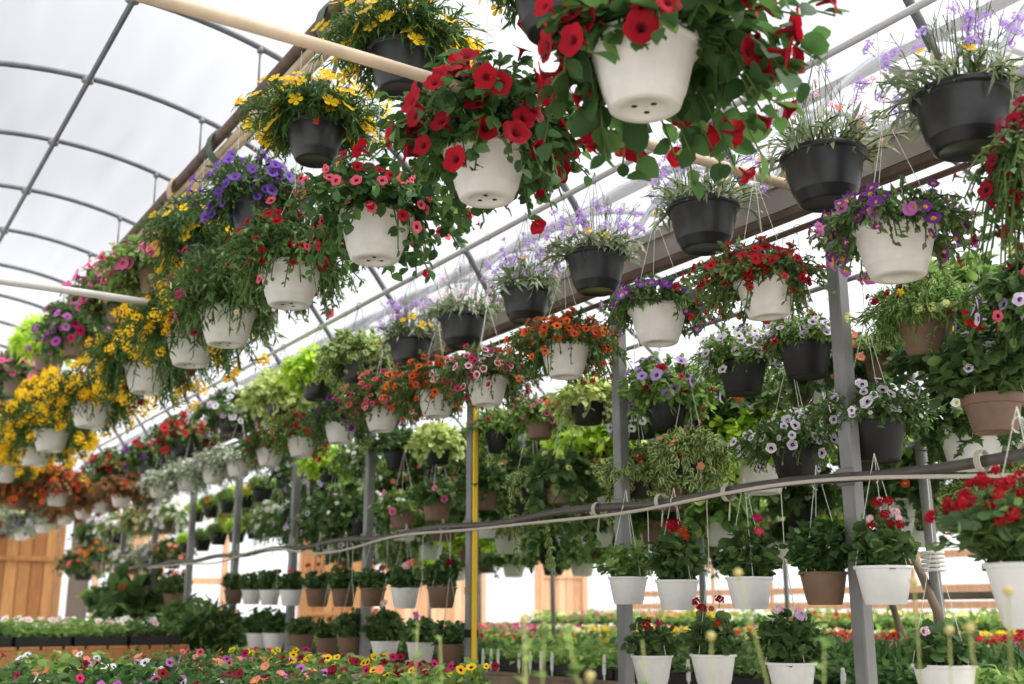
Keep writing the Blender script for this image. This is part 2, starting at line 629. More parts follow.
def foliage(seed, typ, h=None, s=None, d=None, lod=1.0, big=1.0, trail=0, tlen=0, leaf=None, lean=None, airstems=0, wall=1.1, face=None, bare=.75):
    """returns (mesh, paths): a mound of leaves on arching stems"""
    tpl, mats, size, K, L, h0, s0, d0 = PLANTS[typ]
    h, s, d = h if h is not None else h0, s if s is not None else s0, d if d is not None else d0
    h = h * 1.25
    r = np.random.default_rng(seed)
    mats = [LEAF[leaf]] + [LEAF[x] for x in mats[1:]] if leaf else [LEAF[x] for x in mats]
    grow = (max(s, .6) / s0) * .6 + .4 * max(h + .5 * d, .3) / (h0 + .5 * d0)
    K = max(14, int(K * lod * DENS.get(typ, 2.2) * grow ** 1.4))
    L = max(4, int(L * (lod ** .4) * grow ** .5))
    size = size * big * (1.0 / lod ** .4)
    P = stems(r, K, h, s, d, lean=lean, wall=wall, face=face, bare=bare, sk={'geranium': 0, 'grassy': 0, 'airy': .12}.get(typ, .42))
    if trail:
        a = r.uniform(0, 2 * PI, trail)
        t = np.linspace(0, 1, 9)[None]
        rad = .8 + (.35 + .3 * r.random(trail)[:, None]) * np.minimum(1, t * 4) + .1 * np.sin(t * 7 + a[:, None])
        z = .25 * np.sin(np.minimum(t * 5, 1) * PI) - tlen * r.uniform(.5, 1, trail)[:, None] * np.maximum(0, t - .12)
        tw = a[:, None] + .3 * np.sin(t * 5 + a[:, None] * 3)
        P2 = np.stack([rad * np.cos(tw), rad * np.sin(tw), z], -1)
    parts = []
    T = TEMPL[tpl] if (lod > .45 or tpl in ('round', 'ivy', 'varie', 'narrow')) else SIMPLE

    def dress(P, L, size):
        K = len(P)
        tt = np.clip(np.linspace(.16, 1, L)[None] + r.uniform(-.06, .06, (K, L)), 0, 1)
        pt, tg = along(P, tt)
        pt, tg = pt.reshape(-1, 3), tg.reshape(-1, 3)
        tg = tg / (np.linalg.norm(tg, axis=1)[:, None] + 1e-9)
        n = len(pt)
        out = pt * [1, 1, .35]
        out = out / (np.linalg.norm(out, axis=1)[:, None] + 1e-6)
        rnd = r.normal(0, 1, (n, 3))
        rnd /= np.linalg.norm(rnd, axis=1)[:, None]
        D = tg * .45 + rnd * .75 + out * .25 + [0, 0, -.1]
        N = np.array([0, 0, 1.0]) + out * .55 + r.normal(0, .4, (n, 3))
        Sc = size * r.uniform(.55, 1.15, n)
        return scatter(T, pt, D, N, Sc)
    parts.append(dress(P, L, size))
    if trail:
        parts.append(dress(P2, int(10 + tlen * 4), size * .9))
    b = MB()
    sub = P if lod > .6 else P[::3]
    allp = list(sub) + (list(P2) if trail else [])
    for p in allp:
        b.tube(p[::2], .022, 3, 0, False)
    if airstems:
        for k in range(airstems):
            a, q = r.uniform(0, 2 * PI), r.uniform(.2, .9)
            ln = r.uniform(.55, 1.35) * 1.7
            bx, by = q * math.cos(a), q * math.sin(a)
            k2 = r.uniform(.2, 1.1)
            pts = [(bx * (1 + k2 * u * u), by * (1 + k2 * u * u), u * ln) for u in (0, .35, .7, 1)]
            b.tube(pts, [.02, .016, .012, .008], 3, 0, False)
            for q in range(3):
                e = np.array(pts[3]) + r.normal(0, .12, 3) - [0, 0, .12 * q]
                b.tube([np.array(pts[2]) + (np.array(pts[3]) - pts[2]) * (.2 + .25 * q), e], .008, 3, 0, False)
    parts.append(mbparts(b, len(mats)))
    V, l, t, m = join(parts)
    return mesh_from('foliage', V, l, t, mats + [STEM], m), P


def flower_spots(r, P, n, up=.6, tmin=.75, off=.1):
    K = len(P)
    idx = r.permutation(np.resize(r.permutation(K), n))
    tt = r.uniform(tmin, 1.0, n)
    f = tt * 8
    i = np.clip(np.floor(f).astype(int), 0, 7)
    w = (f - i)[:, None]
    pt = P[idx, i] * (1 - w) + P[idx, i + 1] * w
    out = pt * [1, 1, .5]
    out /= np.linalg.norm(out, axis=1)[:, None] + 1e-6
    N = out + np.array([0, 0, up]) + r.normal(0, .3, (n, 3))
    N /= np.linalg.norm(N, axis=1)[:, None]
    pt = pt + N * off
    return pt, N


def quat_to(N, spin):
    q = Vector((0, 0, 1)).rotation_difference(Vector(N))
    return q @ Quaternion((0, 0, 1), spin)


def perp(N):
    D = np.cross(N, [.31, .17, .9])
    return D / (np.linalg.norm(D, axis=1)[:, None] + 1e-9)


# ------------------------------------------------------------------ pots (rim radius 1, base at z = 0)
def make_pots():
    d = {}
    # tapered white basket: rolled rim, ring near the base, recessed foot
    b = MB()
    b.lathe([(.0, .03), (.34, .03), (.36, .0), (.57, .0), (.615, .03), (.69, .25), (.70, .255), (.71, .27), (.90, 1.02), (.915, 1.03), (.99, 1.04), (1.0, 1.07), (1.0, 1.18), (.985, 1.2), (.94, 1.2), (.9, 1.12), (.9, 1.08), (.0, 1.10)],
            44, 0, [0] * 15 + [0, 1])
    d['white'] = (b.mesh('pot', [WHITE_POT, SOIL]), 1.2)
    d['bright'] = (b.mesh('pot', [BRIGHT_POT, SOIL]), 1.2)
    # round bellied black bowl with thick rim
    b = MB()
    b.lathe([(.0, .02), (.5, .02), (.52, .0), (.58, .0), (.64, .05), (.72, .25), (.745, .27), (.755, .29), (.86, .72), (.92, 1.08), (.93, 1.12), (1.0, 1.12), (1.02, 1.16), (1.02, 1.22), (1.0, 1.25), (.95, 1.25), (.9, 1.15), (.0, 1.17)],
            44, 0, [0] * 16 + [1])
    d['black'] = (b.mesh('pot', [BLACK_POT, SOIL]), 1.25)
    # straight-sided brown planter with tall rim band
    b = MB()
    b.lathe([(.0, .02), (.6, .02), (.62, .0), (.68, .0), (.70, .03), (.87, .88), (.88, .9), (.97, .9), (1.0, .93), (1.0, 1.2), (.98, 1.23), (.94, 1.23), (.9, 1.15), (.0, 1.15)], 44, 0, [0] * 12 + [1])
    d['taupe'] = (b.mesh('pot', [TAUPE_POT, SOIL]), 1.23)
    # plain tapered pot with a slim lip, as in the pots under the pipe
    for nm, mt in (('lowwhite', BRIGHT_POT), ('lowtaupe', TAUPE_POT)):
        b = MB()
        b.lathe([(.0, .02), (.58, .02), (.60, .0), (.66, .0), (.70, .04), (.745, .22), (.755, .225), (.94, 1.2), (.95, 1.22), (1.0, 1.22), (1.015, 1.25), (1.015, 1.31), (1.0, 1.33), (.95, 1.33), (.9, 1.24), (.0, 1.24)],
                44, 0, [0] * 14 + [1])
        d[nm] = (b.mesh('pot', [mt, SOIL]), 1.33)
    # dark deep pot
    b = MB()
    b.lathe([(.0, .02), (.62, .02), (.66, .0), (.70, .03), (.93, 1.12), (.94, 1.14), (1.0, 1.14), (1.01, 1.25), (.97, 1.28), (.92, 1.28), (.9, 1.2), (.0, 1.2)], 40, 0, [0] * 10 + [1])
    d['deep'] = (b.mesh('pot', [plain('matt_black_plastic', (25, 25, 25), .5, noise=.2, scale=5), SOIL]), 1.28)
    return d


POTS = make_pots()
b = MB()
for k in range(3):
    a = 2 * PI * k / 3 + .4
    b.tube([(.2 * math.cos(a), .2 * math.sin(a), .034), (.2 * math.cos(a), .2 * math.sin(a), .022)], .05, 10)
HOLE_MESH = [None] * 3
for k in range(3):
    b = MB()
    a = 2 * PI * k / 3 + .4
    b.tube([(.19 * math.cos(a), .19 * math.sin(a), .034), (.19 * math.cos(a), .19 * math.sin(a), .022)], [.055, .05], 10)
    HOLE_MESH[k] = b.mesh('drain_hole', [DARK])
b = MB()
b.box((0, 0, 0), (.17, .012, .5), bev=.005)
b.box((0, 0, .27), (.1, .012, .06), bev=.004)
TAG_MESH = b.mesh('plant_tag', [REDTAG], False)

N_FLOWER = [0]


def basket(px, ry, w, X, pot, plant, label, fl=(), h=None, s=None, d=None, lod=1.0, big=1.0, rail=None, wire=None, apex=None, tags=0, group=None,
           trail=0, tlen=0, leaf=None, lean=None, air=0, holes=False, tilt=(0, 0), pos=None, rad=None, name='hanging_basket', hang=True, bare=.75):
    """fl: list of (kind, colour, throat, count, radius, up, tmin) in pot radii; the rim centre is at pixel (px, ry) on the plane x = X"""
    p = np.array(pos) if pos is not None else atX(px, ry, X)
    r_ = rad if rad else w * depth(p) / F_PX / 2
    fl = [(f[0], f[1], f[2], int(f[3] * (1.75 if f[0] not in ('umbel',) else 1)), *f[4:]) for f in fl]
    seed = int(abs(px) * 131 + abs(ry) * 17 + abs(p[1]) * 1000) % 999983
    rr = np.random.default_rng(seed)
    pm, ph = POTS[pot]
    root = empty(name, (p[0], p[1], p[2] - ph * r_), (tilt[0], tilt[1], rr.uniform(0, 6.28)), r_)
    tag(root, label, 'hanging basket' if hang else 'potted plant', group)
    o = link('pot', pm, root)
    if holes:
        for k in range(3):
            link('drain_hole', HOLE_MESH[k], o)
    if lean is not None:      # given along the world axes
        rz = root.rotation_euler.z
        lean = (lean[0] * math.cos(rz) + lean[1] * math.sin(rz), -lean[0] * math.sin(rz) + lean[1] * math.cos(rz), lean[2])
    fm, P = foliage(seed, plant, h, s, d, lod, big, trail, tlen, leaf, lean, air, face=math.atan2(-p[1], -p[0]) - root.rotation_euler.z, bare=bare)
    fo = link('foliage', fm, root)
    fo.location = (0, 0, ph)
    near = w >= 40
    mass, allf = {}, []
    for f in fl:
        kind, col, th, n, fr = f[:5]
        up = f[5] if len(f) > 5 else .5
        tmin = f[6] + .1 if len(f) > 6 else .75
        Q = P
        if kind == 'umbel' and n <= 7:      # the few heads a pot has turn to the light of the aisle
            fa = math.atan2(-p[1], -p[0]) - root.rotation_euler.z
            az = np.arctan2(P[:, -1, 1], P[:, -1, 0])
            sc_ = np.cos(az - fa) + 1.5 * P[:, -1, 2] / (np.abs(P[:, -1, 2]).max() + .01)
            Q = P[np.argsort(-sc_)[:max(n, 12)]]
        pts, N = flower_spots(rr, Q, n, up, tmin, fr * .5 + PLANTS[plant][2] * .36 if kind != 'umbel' else fr * 1.3)
        if kind in ('ball',) and air:
            pts = pts + np.array([0, 0, 1]) * rr.uniform(0, .9, n)[:, None]
        if kind == 'umbel' and plant == 'geranium':
            pts = pts + np.array([0, 0, 1]) * rr.uniform(.1, .5, n)[:, None]
        szs = fr * rr.uniform(.75, 1.12, n)
        if near:
            allf += [(kind, col, th, pts[q], N[q], szs[q]) for q in range(n)]
        else:
            lo = {'trumpet': 'tlo', 'trumpete': 'tlo'}.get(kind, kind)
            mass.setdefault('x', []).append((lo, col, th, pts, N, szs))
    if allf:
        # the hundred that show best are parts of their own, any more stay one mass
        fa = math.atan2(-p[1], -p[0]) - root.rotation_euler.z
        allf.sort(key=lambda q: -(q[3][0] * math.cos(fa) + q[3][1] * math.sin(fa) + .4 * q[3][2]))
        for kind, col, th, pt, nn, sz in allf[:100]:
            fo2 = link('flower', flower_mesh(kind, col, th), root)
            fo2.rotation_mode = 'QUATERNION'
            fo2.rotation_quaternion = quat_to(nn, rr.uniform(0, 6.28))
            fo2.location = (pt[0], pt[1], pt[2] + ph)
            fo2.scale = (sz,) * 3
        rest = {}
        for q in allf[100:]:
            rest.setdefault(q[:3], []).append(q[3:])
        for (kind, col, th), v in rest.items():
            lo = {'trumpet': 'tlo', 'trumpete': 'tlo'}.get(kind, kind)
            mass.setdefault('x', []).append((lo, col, th, np.array([q[0] for q in v]), np.array([q[1] for q in v]), np.array([q[2] for q in v])))
    if mass:
        parts, mats = [], []
        for lo, col, th, pts, N, szs in mass['x']:
            V, l, t, m = scatter(FLOW[lo], pts, perp(N), N, szs)
            parts.append((V, l, t, m + len(mats)))
            mats += [PET[col], STEM if lo in ('umbel', 'ball') else THROAT.get(th, PET.get(th, PET[col]))]
        V, l, t, m = join(parts)
        bo = link('blossoms', mesh_from('blossoms', V, l, t, mats, m), root)
        bo['kind'] = 'stuff'
        bo.location = (0, 0, ph)
    if hang:
        wm = WIRE_D if wire == 'dark' else WIRE_W
        az = apex if apex else .42
        A = az / r_ + ph
        b = MB()
        tw = (.0014 if w > 45 else .0015) / r_
        nw = 4 if pot == 'black' else 3
        for k in range(nw):
            a = 2 * PI * k / nw + .5
            b.tube([(.97 * math.cos(a), .97 * math.sin(a), ph - .12), (.99 * math.cos(a), .99 * math.sin(a), ph), (0, 0, A)], tw, 5, 0, False)
        top = (rail - (p[2] - ph * r_)) / r_ if rail else A + .3
        if top > A + .05:
            hk = [(0, 0, A)] + [(0, 0, A + (top - A) * k) for k in (.4, .8, 1)]
            b.tube(hk, tw * 1.3, 5, 0, False)
        g = .022 / r_
        b.tube([(g * math.sin(q), 0, top + g - g * math.cos(q)) for q in np.linspace(0, 1.55 * PI, 9)], tw * 1.6, 5, 0, False)
        link('hanger', b.mesh('hanger', [wm]), root)
    for k in range(tags):
        a = rr.uniform(0, 6.28)
        # turned to the aisle side so that it hangs over the rim
        ang = math.atan2(-p[1], -p[0]) - root.rotation_euler.z + (k - .5 * (tags - 1)) * .9
        to = link('plant_tag', TAG_MESH, root)
        to.location = (1.12 * math.cos(ang), 1.12 * math.sin(ang), ph - .2)
        to.rotation_euler = (0, .05, ang + PI / 2)
        to['label'] = 'red plant tag'
    return root


# ------------------------------------------------------------------ hanging baskets, row by row
XL, XR, XM, XP = 1.83, 3.0, 3.6, 3.45
ZBEAM, ZRAILR, ZRAILM, ZRAILP = 4.08, 3.30, 2.95, 1.80
GL, GL2, GB, GW, GM, GN, GP, GQ = ('white baskets under the ridge beam', 'upper baskets along the ridge beam', 'black bowls along the gutter', 'white baskets below the black bowls',
                              'upper row behind the posts', 'middle row above the pipe', 'geranium pots under the pipe', 'lowest geranium pots')
# row under the beam, white pots, each seen from below
A = dict(X=XL, pot='white', rail=ZBEAM, group=GL, holes=True)
basket(643, 45, 116, plant='petbig', label='big white basket of large crimson petunias, nearest the camera at the picture top', fl=[('trumpet', 'crimson', 'deep', 48, .28, .1, .4)], h=.9, s=2.6, d=2.0, bare=.9, lod=.75, big=.8, lean=(.55, -.35, 0), **A)
basket(487, 150, 88, plant='petbig', label='white basket buried in crimson petunias, second from the camera under the beam', fl=[('trumpet', 'crimson', 'deep', 42, .31, .2, .5)], h=1.8, s=2.6, d=1.3, lod=1.35, big=.62, bare=0, **A)
basket(376, 216, 78, plant='petbig', label='white basket with trailing foliage and small rose red flowers, third under the beam', fl=[('tlo', 'rose', 'deep', 30, .16, .2, .6), ('tlo', 'crimson', 'deep', 16, .16, .2, .6)], h=1.2, s=2.3, d=1.5, lod=1.3, big=.6, bare=.5, **A)
basket(291, 267, 67, plant='cali', label='white basket of small red bells, directly below the violet flowered basket', fl=[('tlo', 'crimson', 'deep', 44, .16, .4, .6), ('tlo', 'rose', 'deep', 12, .16, .4, .6)], h=1.6, s=2.2, d=1.4, big=1.0, bare=.5, **A)
basket(228, 310, 60, plant='fine', label='white basket of feathery green with a few magenta blooms', fl=[('tlo', 'magenta', 'dark', 10, .24, .3, .7), ('six', 'paleyellow', 'yellow', 12, .12, -.4, .8)], h=2.0, s=2.3, d=1.2, bare=.4, **A)
basket(192, 334, 54, plant='bidens', label='white basket of yellow cluster flowers with dark magenta among them', fl=[('ball', 'yellow', 'yellow', 51, 0.30, .3, .7), ('tlo', 'magenta', 'dark', 14, .2, .3, .6)], h=2.0, s=2.5, d=1.6, **A)
basket(148, 364, 49, plant='bidens', label='white basket with red bells over its rim and yellow clusters around it', fl=[('ball', 'yellow', 'yellow', 45, 0.33, .2, .7), ('tlo', 'crimson', 'dark', 18, .18, 0, .6)], h=1.8, s=2.6, d=1.8, **A)
basket(92, 401, 44, plant='bidens', label='white basket half hidden by yellow clusters, above the stacked pair of white pots', fl=[('ball', 'yellow', 'yellow', 62, 0.35, .2, .7), ('tlo', 'crimson', 'dark', 8, .18, 0, .6)], h=1.4, s=2.5, d=1.4, **A)
basket(52, 428, 39, plant='bidens', label='upper of two stacked looking white pots amid yellow flowers', fl=[('ball', 'yellow', 'yellow', 62, 0.38, .2, .7), ('tlo', 'crimson', 'dark', 10, .25, 0, .6)], h=2.2, s=2.8, d=1.4, **A)
basket(36, 444, 36, plant='cali', label='lower of two stacked looking white pots, above the orange mass', fl=[('ball', 'yellow', 'yellow', 62, 0.38, .2, .7)], h=1.6, s=2.6, d=1.3, **A)
basket(4, 462, 33, plant='bidens', label='yellow massed basket at the far end of the beam row', fl=[('ball', 'yellow', 'yellow', 62, 0.40, .2, .7)], h=2.2, s=2.7, d=1.4, **A)
basket(18, 492, 28, plant='bronze', label='basket of rusty orange bells under the yellow mass, at the picture edge', fl=[('tlo', 'rust', 'brown', 130, .22, .3, .4), ('tlo', 'orange', 'brown', 90, .22, .3, .4)], h=1.9, s=2.6, d=1.2, X=2.1, pot='taupe', group=GL, rail=ZBEAM)
basket(58, 490, 26, plant='bronze', label='basket of rusty orange bells just beside the green planted wall row', fl=[('tlo', 'rust', 'brown', 80, .22, .3, .5), ('tlo', 'orange', 'brown', 40, .24, .3, .5), ('tlo', 'yellow', 'brown', 12, .25, .3, .5)], h=1.5, s=2.7, d=1.5, X=2.5, pot='white', group=GL, rail=3.6)
# upper row on the same beam
A = dict(X=XL, rail=ZBEAM, group=GL2, wire='white')
basket(556, -16, 92, plant='bidens', pot='black', label='black pot cut by the top picture edge, above the crimson petunias', fl=[('tlo', 'crimson', 'deep', 12, .28, .3, .7), ('daisy', 'yellow', 'yellow', 10, .2, .5, .7)], h=.8, s=1.5, d=.6, **A)
basket(403, 50, 72, plant='bidens', pot='black', label='black pot topped with golden star flowers, above the rose red trailing basket', fl=[('daisy', 'yellow', 'yellow', 60, .26, .8, .75)], h=1.3, s=2.3, d=0.9, big=.95, **A)
basket(316, 126, 61, plant='bidens', pot='black', label='black pot topped with golden star flowers and a red tag, under the pale pole', fl=[('daisy', 'yellow', 'yellow', 56, .28, .7, .75)], h=1.2, s=2.5, d=1.0, tags=1, **A)
basket(256, 205, 52, plant='cali', pot='black', label='basket of violet bells below the golden star flowers', fl=[('trumpet', 'violet', 'purple', 64, .25, .4, .6)], h=1.6, s=2.5, d=1.3, **A)
basket(203, 245, 48, plant='bidens', pot='black', label='yellow flowered basket tucked behind the violet one', fl=[('daisy', 'yellow', 'yellow', 50, .25, .4, .6)], h=1.8, s=2.6, d=1.6, **A)
basket(160, 270, 44, plant='petunia', pot='taupe', label='brown pot of pink petunias, highest of the pink ones', fl=[('trumpet', 'pink', 'magenta', 46, .32, .4, .6), ('tlo', 'palepink', 'yellow', 8, .2, .4, .7)], h=1.2, s=2.5, d=1.5, leaf='fresh', lean=(-.4, .3, 0), **A)
basket(124, 302, 40, plant='petunia', pot='taupe', label='brown pot of pink petunias, lower and further than its twin', fl=[('trumpet', 'pink', 'magenta', 44, .36, .4, .6)], h=1.7, s=2.9, d=1.5, **A)
basket(80, 336, 36, plant='petunia', pot='taupe', label='basket of orchid purple petunia clusters beside the pink ones', fl=[('tlo', 'orchid', 'purple', 50, .28, .2, .6), ('tlo', 'magenta', 'dark', 14, .26, .2, .6)], h=1.8, s=2.6, d=1.6, **A)
basket(50, 352, 33, plant='grassy', pot='taupe', label='basket with a glowing lime green leafy clump', fl=[('tlo', 'pink', 'magenta', 6, .3, .3, .7)], leaf='lime', h=1.5, s=2.0, d=0.5, big=1.4, **A)
basket(18, 378, 29, plant='petunia', pot='taupe', label='pink flowered basket past the lime clump', fl=[('tlo', 'pink', 'magenta', 36, .32, .4, .6)], h=1.7, s=2.2, d=.8, **A)
basket(2, 398, 25, plant='petunia', pot='taupe', label='greyish purple flowered basket at the beam row end', fl=[('tlo', 'violet', 'purple', 50, .3, .3, .6)], h=1.5, s=2.6, d=1.3, **A)

# black bowls hanging in front of the gutter
A = dict(X=XR, pot='black', rail=ZRAILR, group=GB, wire='dark', air=26)
def airy(n=1.0, lav=16, yel=3):
    return [('ball', 'lavender', 'purple', int(lav * 1.6), .17, .5, .5), ('six', 'palepink', 'yellow', int(26 * n), .06, .8, .8), ('daisy', 'yellow', 'yellow', yel, .15, .4, .6)]
basket(961, 95, 97, plant='airy', label='largest black bowl of airy stems, above the purple belled white basket', fl=airy(), h=.6, s=1.5, d=.3, lean=(-.2, .1, 0), **A)
basket(823, 155, 84, plant='airy', label='black bowl of pink and grey stems, second from the picture edge', fl=[('ball', 'palepink', 'yellow', 14, .14, .6, .5), ('ball', 'lavender', 'purple', 10, .12, .4, .6), ('six', 'salmon', 'yellow', 12, .12, .5, .5)], h=.6, s=1.5, d=.2, **A)
basket(703, 207, 72, plant='airy', label='black bowl of lavender heads and silvery leaves, third along the gutter', fl=airy(1, 18, 3), h=.6, s=1.6, d=.3, tilt=(0, 0), **A)
basket(596, 255, 62, plant='airy', label='black bowl of lavender heads, fourth along the gutter', fl=airy(1, 22, 4), h=.6, s=1.6, d=.3, **A)
basket(526, 291, 51, plant='airy', label='black bowl with lavender sprays over its rim, fifth along the gutter', fl=airy(.6, 22, 2), h=1.0, s=1.3, d=.6, **A)
basket(463, 317, 50, plant='airy', label='black bowl of pale pink spikes, sixth along the gutter', fl=[('ball', 'palepink', 'yellow', 16, .14, .8, .6), ('six', 'palepink', 'yellow', 30, .07, .8, .7)], h=.6, s=1.5, d=.2, **A)
basket(411, 340, 46, plant='airy', label='black bowl with massed lavender and yellow heads, seventh along the gutter', fl=[('ball', 'lavender', 'purple', 34, .2, .5, .5), ('daisy', 'yellow', 'yellow', 10, .2, .5, .5)], h=.9, s=1.3, d=.7, **A)
A['air'] = 0
basket(358, 362, 38, plant='varieg', label='basket of cream edged foliage beside the massed lavender bowl', h=1.4, s=2.2, d=1.4, **A)
basket(318, 378, 36, plant='lime', label='black pot of lime green foliage, next to the cream edged one', h=1.4, s=2.1, d=0.9, **A)
basket(281, 396, 33, plant='coleus', label='basket of pale yellow green foliage above the small red flowers', h=1.4, s=2.4, d=1.6, **A)
basket(232, 414, 31, plant='petunia', label='basket of white petunias with lilac ones below, above the black line of pots', fl=[('tlo', 'white', 'purple', 46, .27, .4, .6), ('tlo', 'lilac', 'purple', 20, .27, .4, .6), ('tlo', 'orchid', 'purple', 8, .27, -.3, .7)], h=1.3, s=2.5, d=1.6, **A)
basket(184, 440, 30, plant='petunia', label='black bowl of bright red petunias beside the white petunias', fl=[('tlo', 'red', 'dark', 60, .28, .4, .6)], h=1.4, s=2.4, d=1.2, **A)
basket(150, 458, 28, plant='petunia', label='dark bowl with violet petunias, next to the bright red ones', fl=[('tlo', 'purple', 'dark', 22, .27, .4, .6), ('tlo', 'red', 'dark', 14, .27, .4, .6)], h=1.1, s=2.2, d=1.2, **A)
basket(118, 470, 26, plant='petunia', label='red flowered basket past the violet petunias', fl=[('tlo', 'red', 'dark', 46, .3, .4, .6), ('tlo', 'white', 'purple', 12, .25, .4, .6)], h=1.4, s=2.4, d=1.2, **A)
basket(92, 486, 24, plant='petunia', label='dark green basket with a few red blooms, past the red one', fl=[('tlo', 'red', 'dark', 10, .25, .4, .6)], leaf='dark', h=1.2, s=2.0, d=.8, **A)
basket(68, 497, 23, plant='petunia', label='dark green mound with scattered red, third past the violet petunias', leaf='dark', fl=[('tlo', 'red', 'dark', 8, .25, .4, .6)], h=1.3, s=2.5, d=1.4, **A)
basket(45, 506, 21, plant='petunia', label='dark green mound touching the orange bells', leaf='dark', fl=[('tlo', 'yellow', 'dark', 12, .25, .4, .6)], h=1.4, s=2.5, d=1.3, **A)
basket(24, 514, 20, plant='silver', label='pale yellow dotted mound near the gate top', fl=[('tlo', 'paleyellow', 'yellow', 40, .25, .4, .6)], h=1.5, s=2.5, d=1.3, **A)
basket(3, 524, 19, plant='bronze', label='purple tinged mound at the picture edge over the gate', fl=[('tlo', 'purple', 'dark', 50, .25, .3, .6)], h=1.4, s=2.5, d=1.4, **A)

# white baskets under the bowls
A = dict(X=XR, pot='white', rail=ZRAILR, group=GW)
basket(1062, 150, 100, plant='cali', label='dark red petunia basket whose trails hang into the picture edge', fl=[('trumpet', 'darkred', 'dark', 90, .17, .1, .5)], h=.9, s=1.8, d=2.4, bare=0, **A)
basket(894, 228, 86, plant='cali', label='white basket of purple bells under the largest black bowl', fl=[('trumpet', 'purple', 'yellow', 46, .17, .4, .6), ('trumpet', 'orchid', 'yellow', 12, .18, -.2, .8)], h=.75, s=1.8, d=.9, **A)
basket(767, 280, 64, plant='cali', label='white basket of deep red bells, between two purple ones', fl=[('trumpet', 'crimson', 'deep', 76, .18, .5, .3), ('trumpet', 'red', 'deep', 76, .17, .5, .3)], h=1.0, s=2.3, d=1.3, lean=(-.4, .25, 0), tilt=(.05, -.05), **A)
basket(658, 308, 61, plant='cali', label='white basket of purple bells below the third black bowl', fl=[('trumpet', 'purple', 'yellow', 30, .19, .4, .6), ('trumpet', 'violet', 'yellow', 26, .19, .4, .6)], h=.8, s=1.8, d=.9, **A)
basket(565, 346, 53, plant='cali', label='white basket of orange and red bells below the fourth black bowl', fl=[('trumpet', 'orange', 'brown', 70, .18, .4, .3), ('trumpet', 'rust', 'brown', 60, .17, .3, .3)], h=1.1, s=2.3, d=1.5, **A)
basket(487, 378, 46, plant='cali', label='white basket of two tone rose bells beside the orange ones', fl=[('trumpete', 'rose', 'dark', 70, .18, .4, .5), ('trumpet', 'magenta', 'dark', 26, .18, .3, .5)], h=1.2, s=2.3, d=1.3, **A)
basket(437, 392, 42, plant='cali', label='white basket of burnt orange bells, left of the two tone rose one', fl=[('trumpet', 'orange', 'brown', 66, .2, .4, .5), ('trumpet', 'rust', 'brown', 60, .19, .3, .5)], h=1.5, s=2.2, d=1.4, lean=(-.3, .3, 0), **A)
basket(382, 408, 39, plant='cali', label='white basket of dusty salmon bells, left of the burnt orange one', fl=[('tlo', 'rose', 'dark', 50, .2, .3, .6), ('tlo', 'salmon', 'dark', 30, .2, .3, .6)], h=1.6, s=2.3, d=1.3, **A)
basket(341, 422, 36, plant='cali', label='white basket with green trail over its face and a little purple', fl=[('tlo', 'purple', 'dark', 34, .25, .3, .6)], h=1.3, s=2.3, d=1.5, trail=4, tlen=1.4, **A)
basket(302, 437, 33, plant='cali', label='white basket of small scarlet bells in green foliage', fl=[('tlo', 'red', 'brown', 50, .2, .3, .6)], leaf='fresh', h=1.5, s=2.4, d=1.4, **A)
basket(270, 448, 30, plant='cali', label='shaded white basket with brick red bells, next to the scarlet one', fl=[('tlo', 'rust', 'brown', 34, .2, .3, .6)], h=1.2, s=2.3, d=1.3, **A)
basket(239, 460, 28, plant='silver', label='white basket under a grey white flowered mound', fl=[('six', 'white', 'paleyellow', 50, .16, .4, .5)], h=1.1, s=2.4, d=1.2, **A)
basket(214, 468, 26, plant='silver', label='pale basket with grey white flowers, second of the grey mounds', fl=[('six', 'lilac', 'paleyellow', 50, .16, .4, .5)], h=1.2, s=2.4, d=1.5, **A)
basket(188, 476, 25, plant='silver', label='grey green mound between the red petunias and black pots', fl=[('six', 'white', 'paleyellow', 50, .16, .4, .5)], h=1.3, s=2.5, d=1.6, **A)
basket(160, 484, 23, plant='silver', label='grey mound of tiny lilac white blooms, fourth of the grey ones', fl=[('six', 'lilac', 'paleyellow', 50, .16, .4, .5)], h=1.0, s=2.0, d=1.0, **A)
basket(122, 493, 23, plant='bronze', label='clean white pot showing under a rust brown mound', fl=[('tlo', 'rust', 'brown', 30, .2, .3, .6)], h=1.3, s=2.3, d=0.7, **A)
basket(101, 500, 21, plant='bronze', label='rust brown mound in a white pot, next to the clean one', fl=[('tlo', 'orange', 'brown', 24, .2, .3, .6)], h=1.4, s=2.4, d=1.2, **A)
basket(84, 507, 20, plant='bronze', label='rust brown mound with a long white pot below', fl=[('tlo', 'rust', 'brown', 24, .2, .3, .6)], h=1.3, s=2.4, d=0.9, **A)
basket(66, 513, 19, plant='bronze', label='maroon tinted mound before the gate frame', fl=[('tlo', 'darkred', 'dark', 24, .2, .3, .6)], h=1.3, s=2.4, d=1.2, **A)
basket(44, 522, 18, plant='silver', label='grey lilac mound hanging over the gate boards', fl=[('tlo', 'lilac', 'purple', 24, .2, .3, .6)], h=1.1, s=2.0, d=1.0, **A)
basket(22, 530, 17, plant='silver', label='dark purple dotted mound over the gate boards', fl=[('tlo', 'purple', 'purple', 40, .2, .3, .6)], h=1.3, s=2.2, d=1.0, **A)

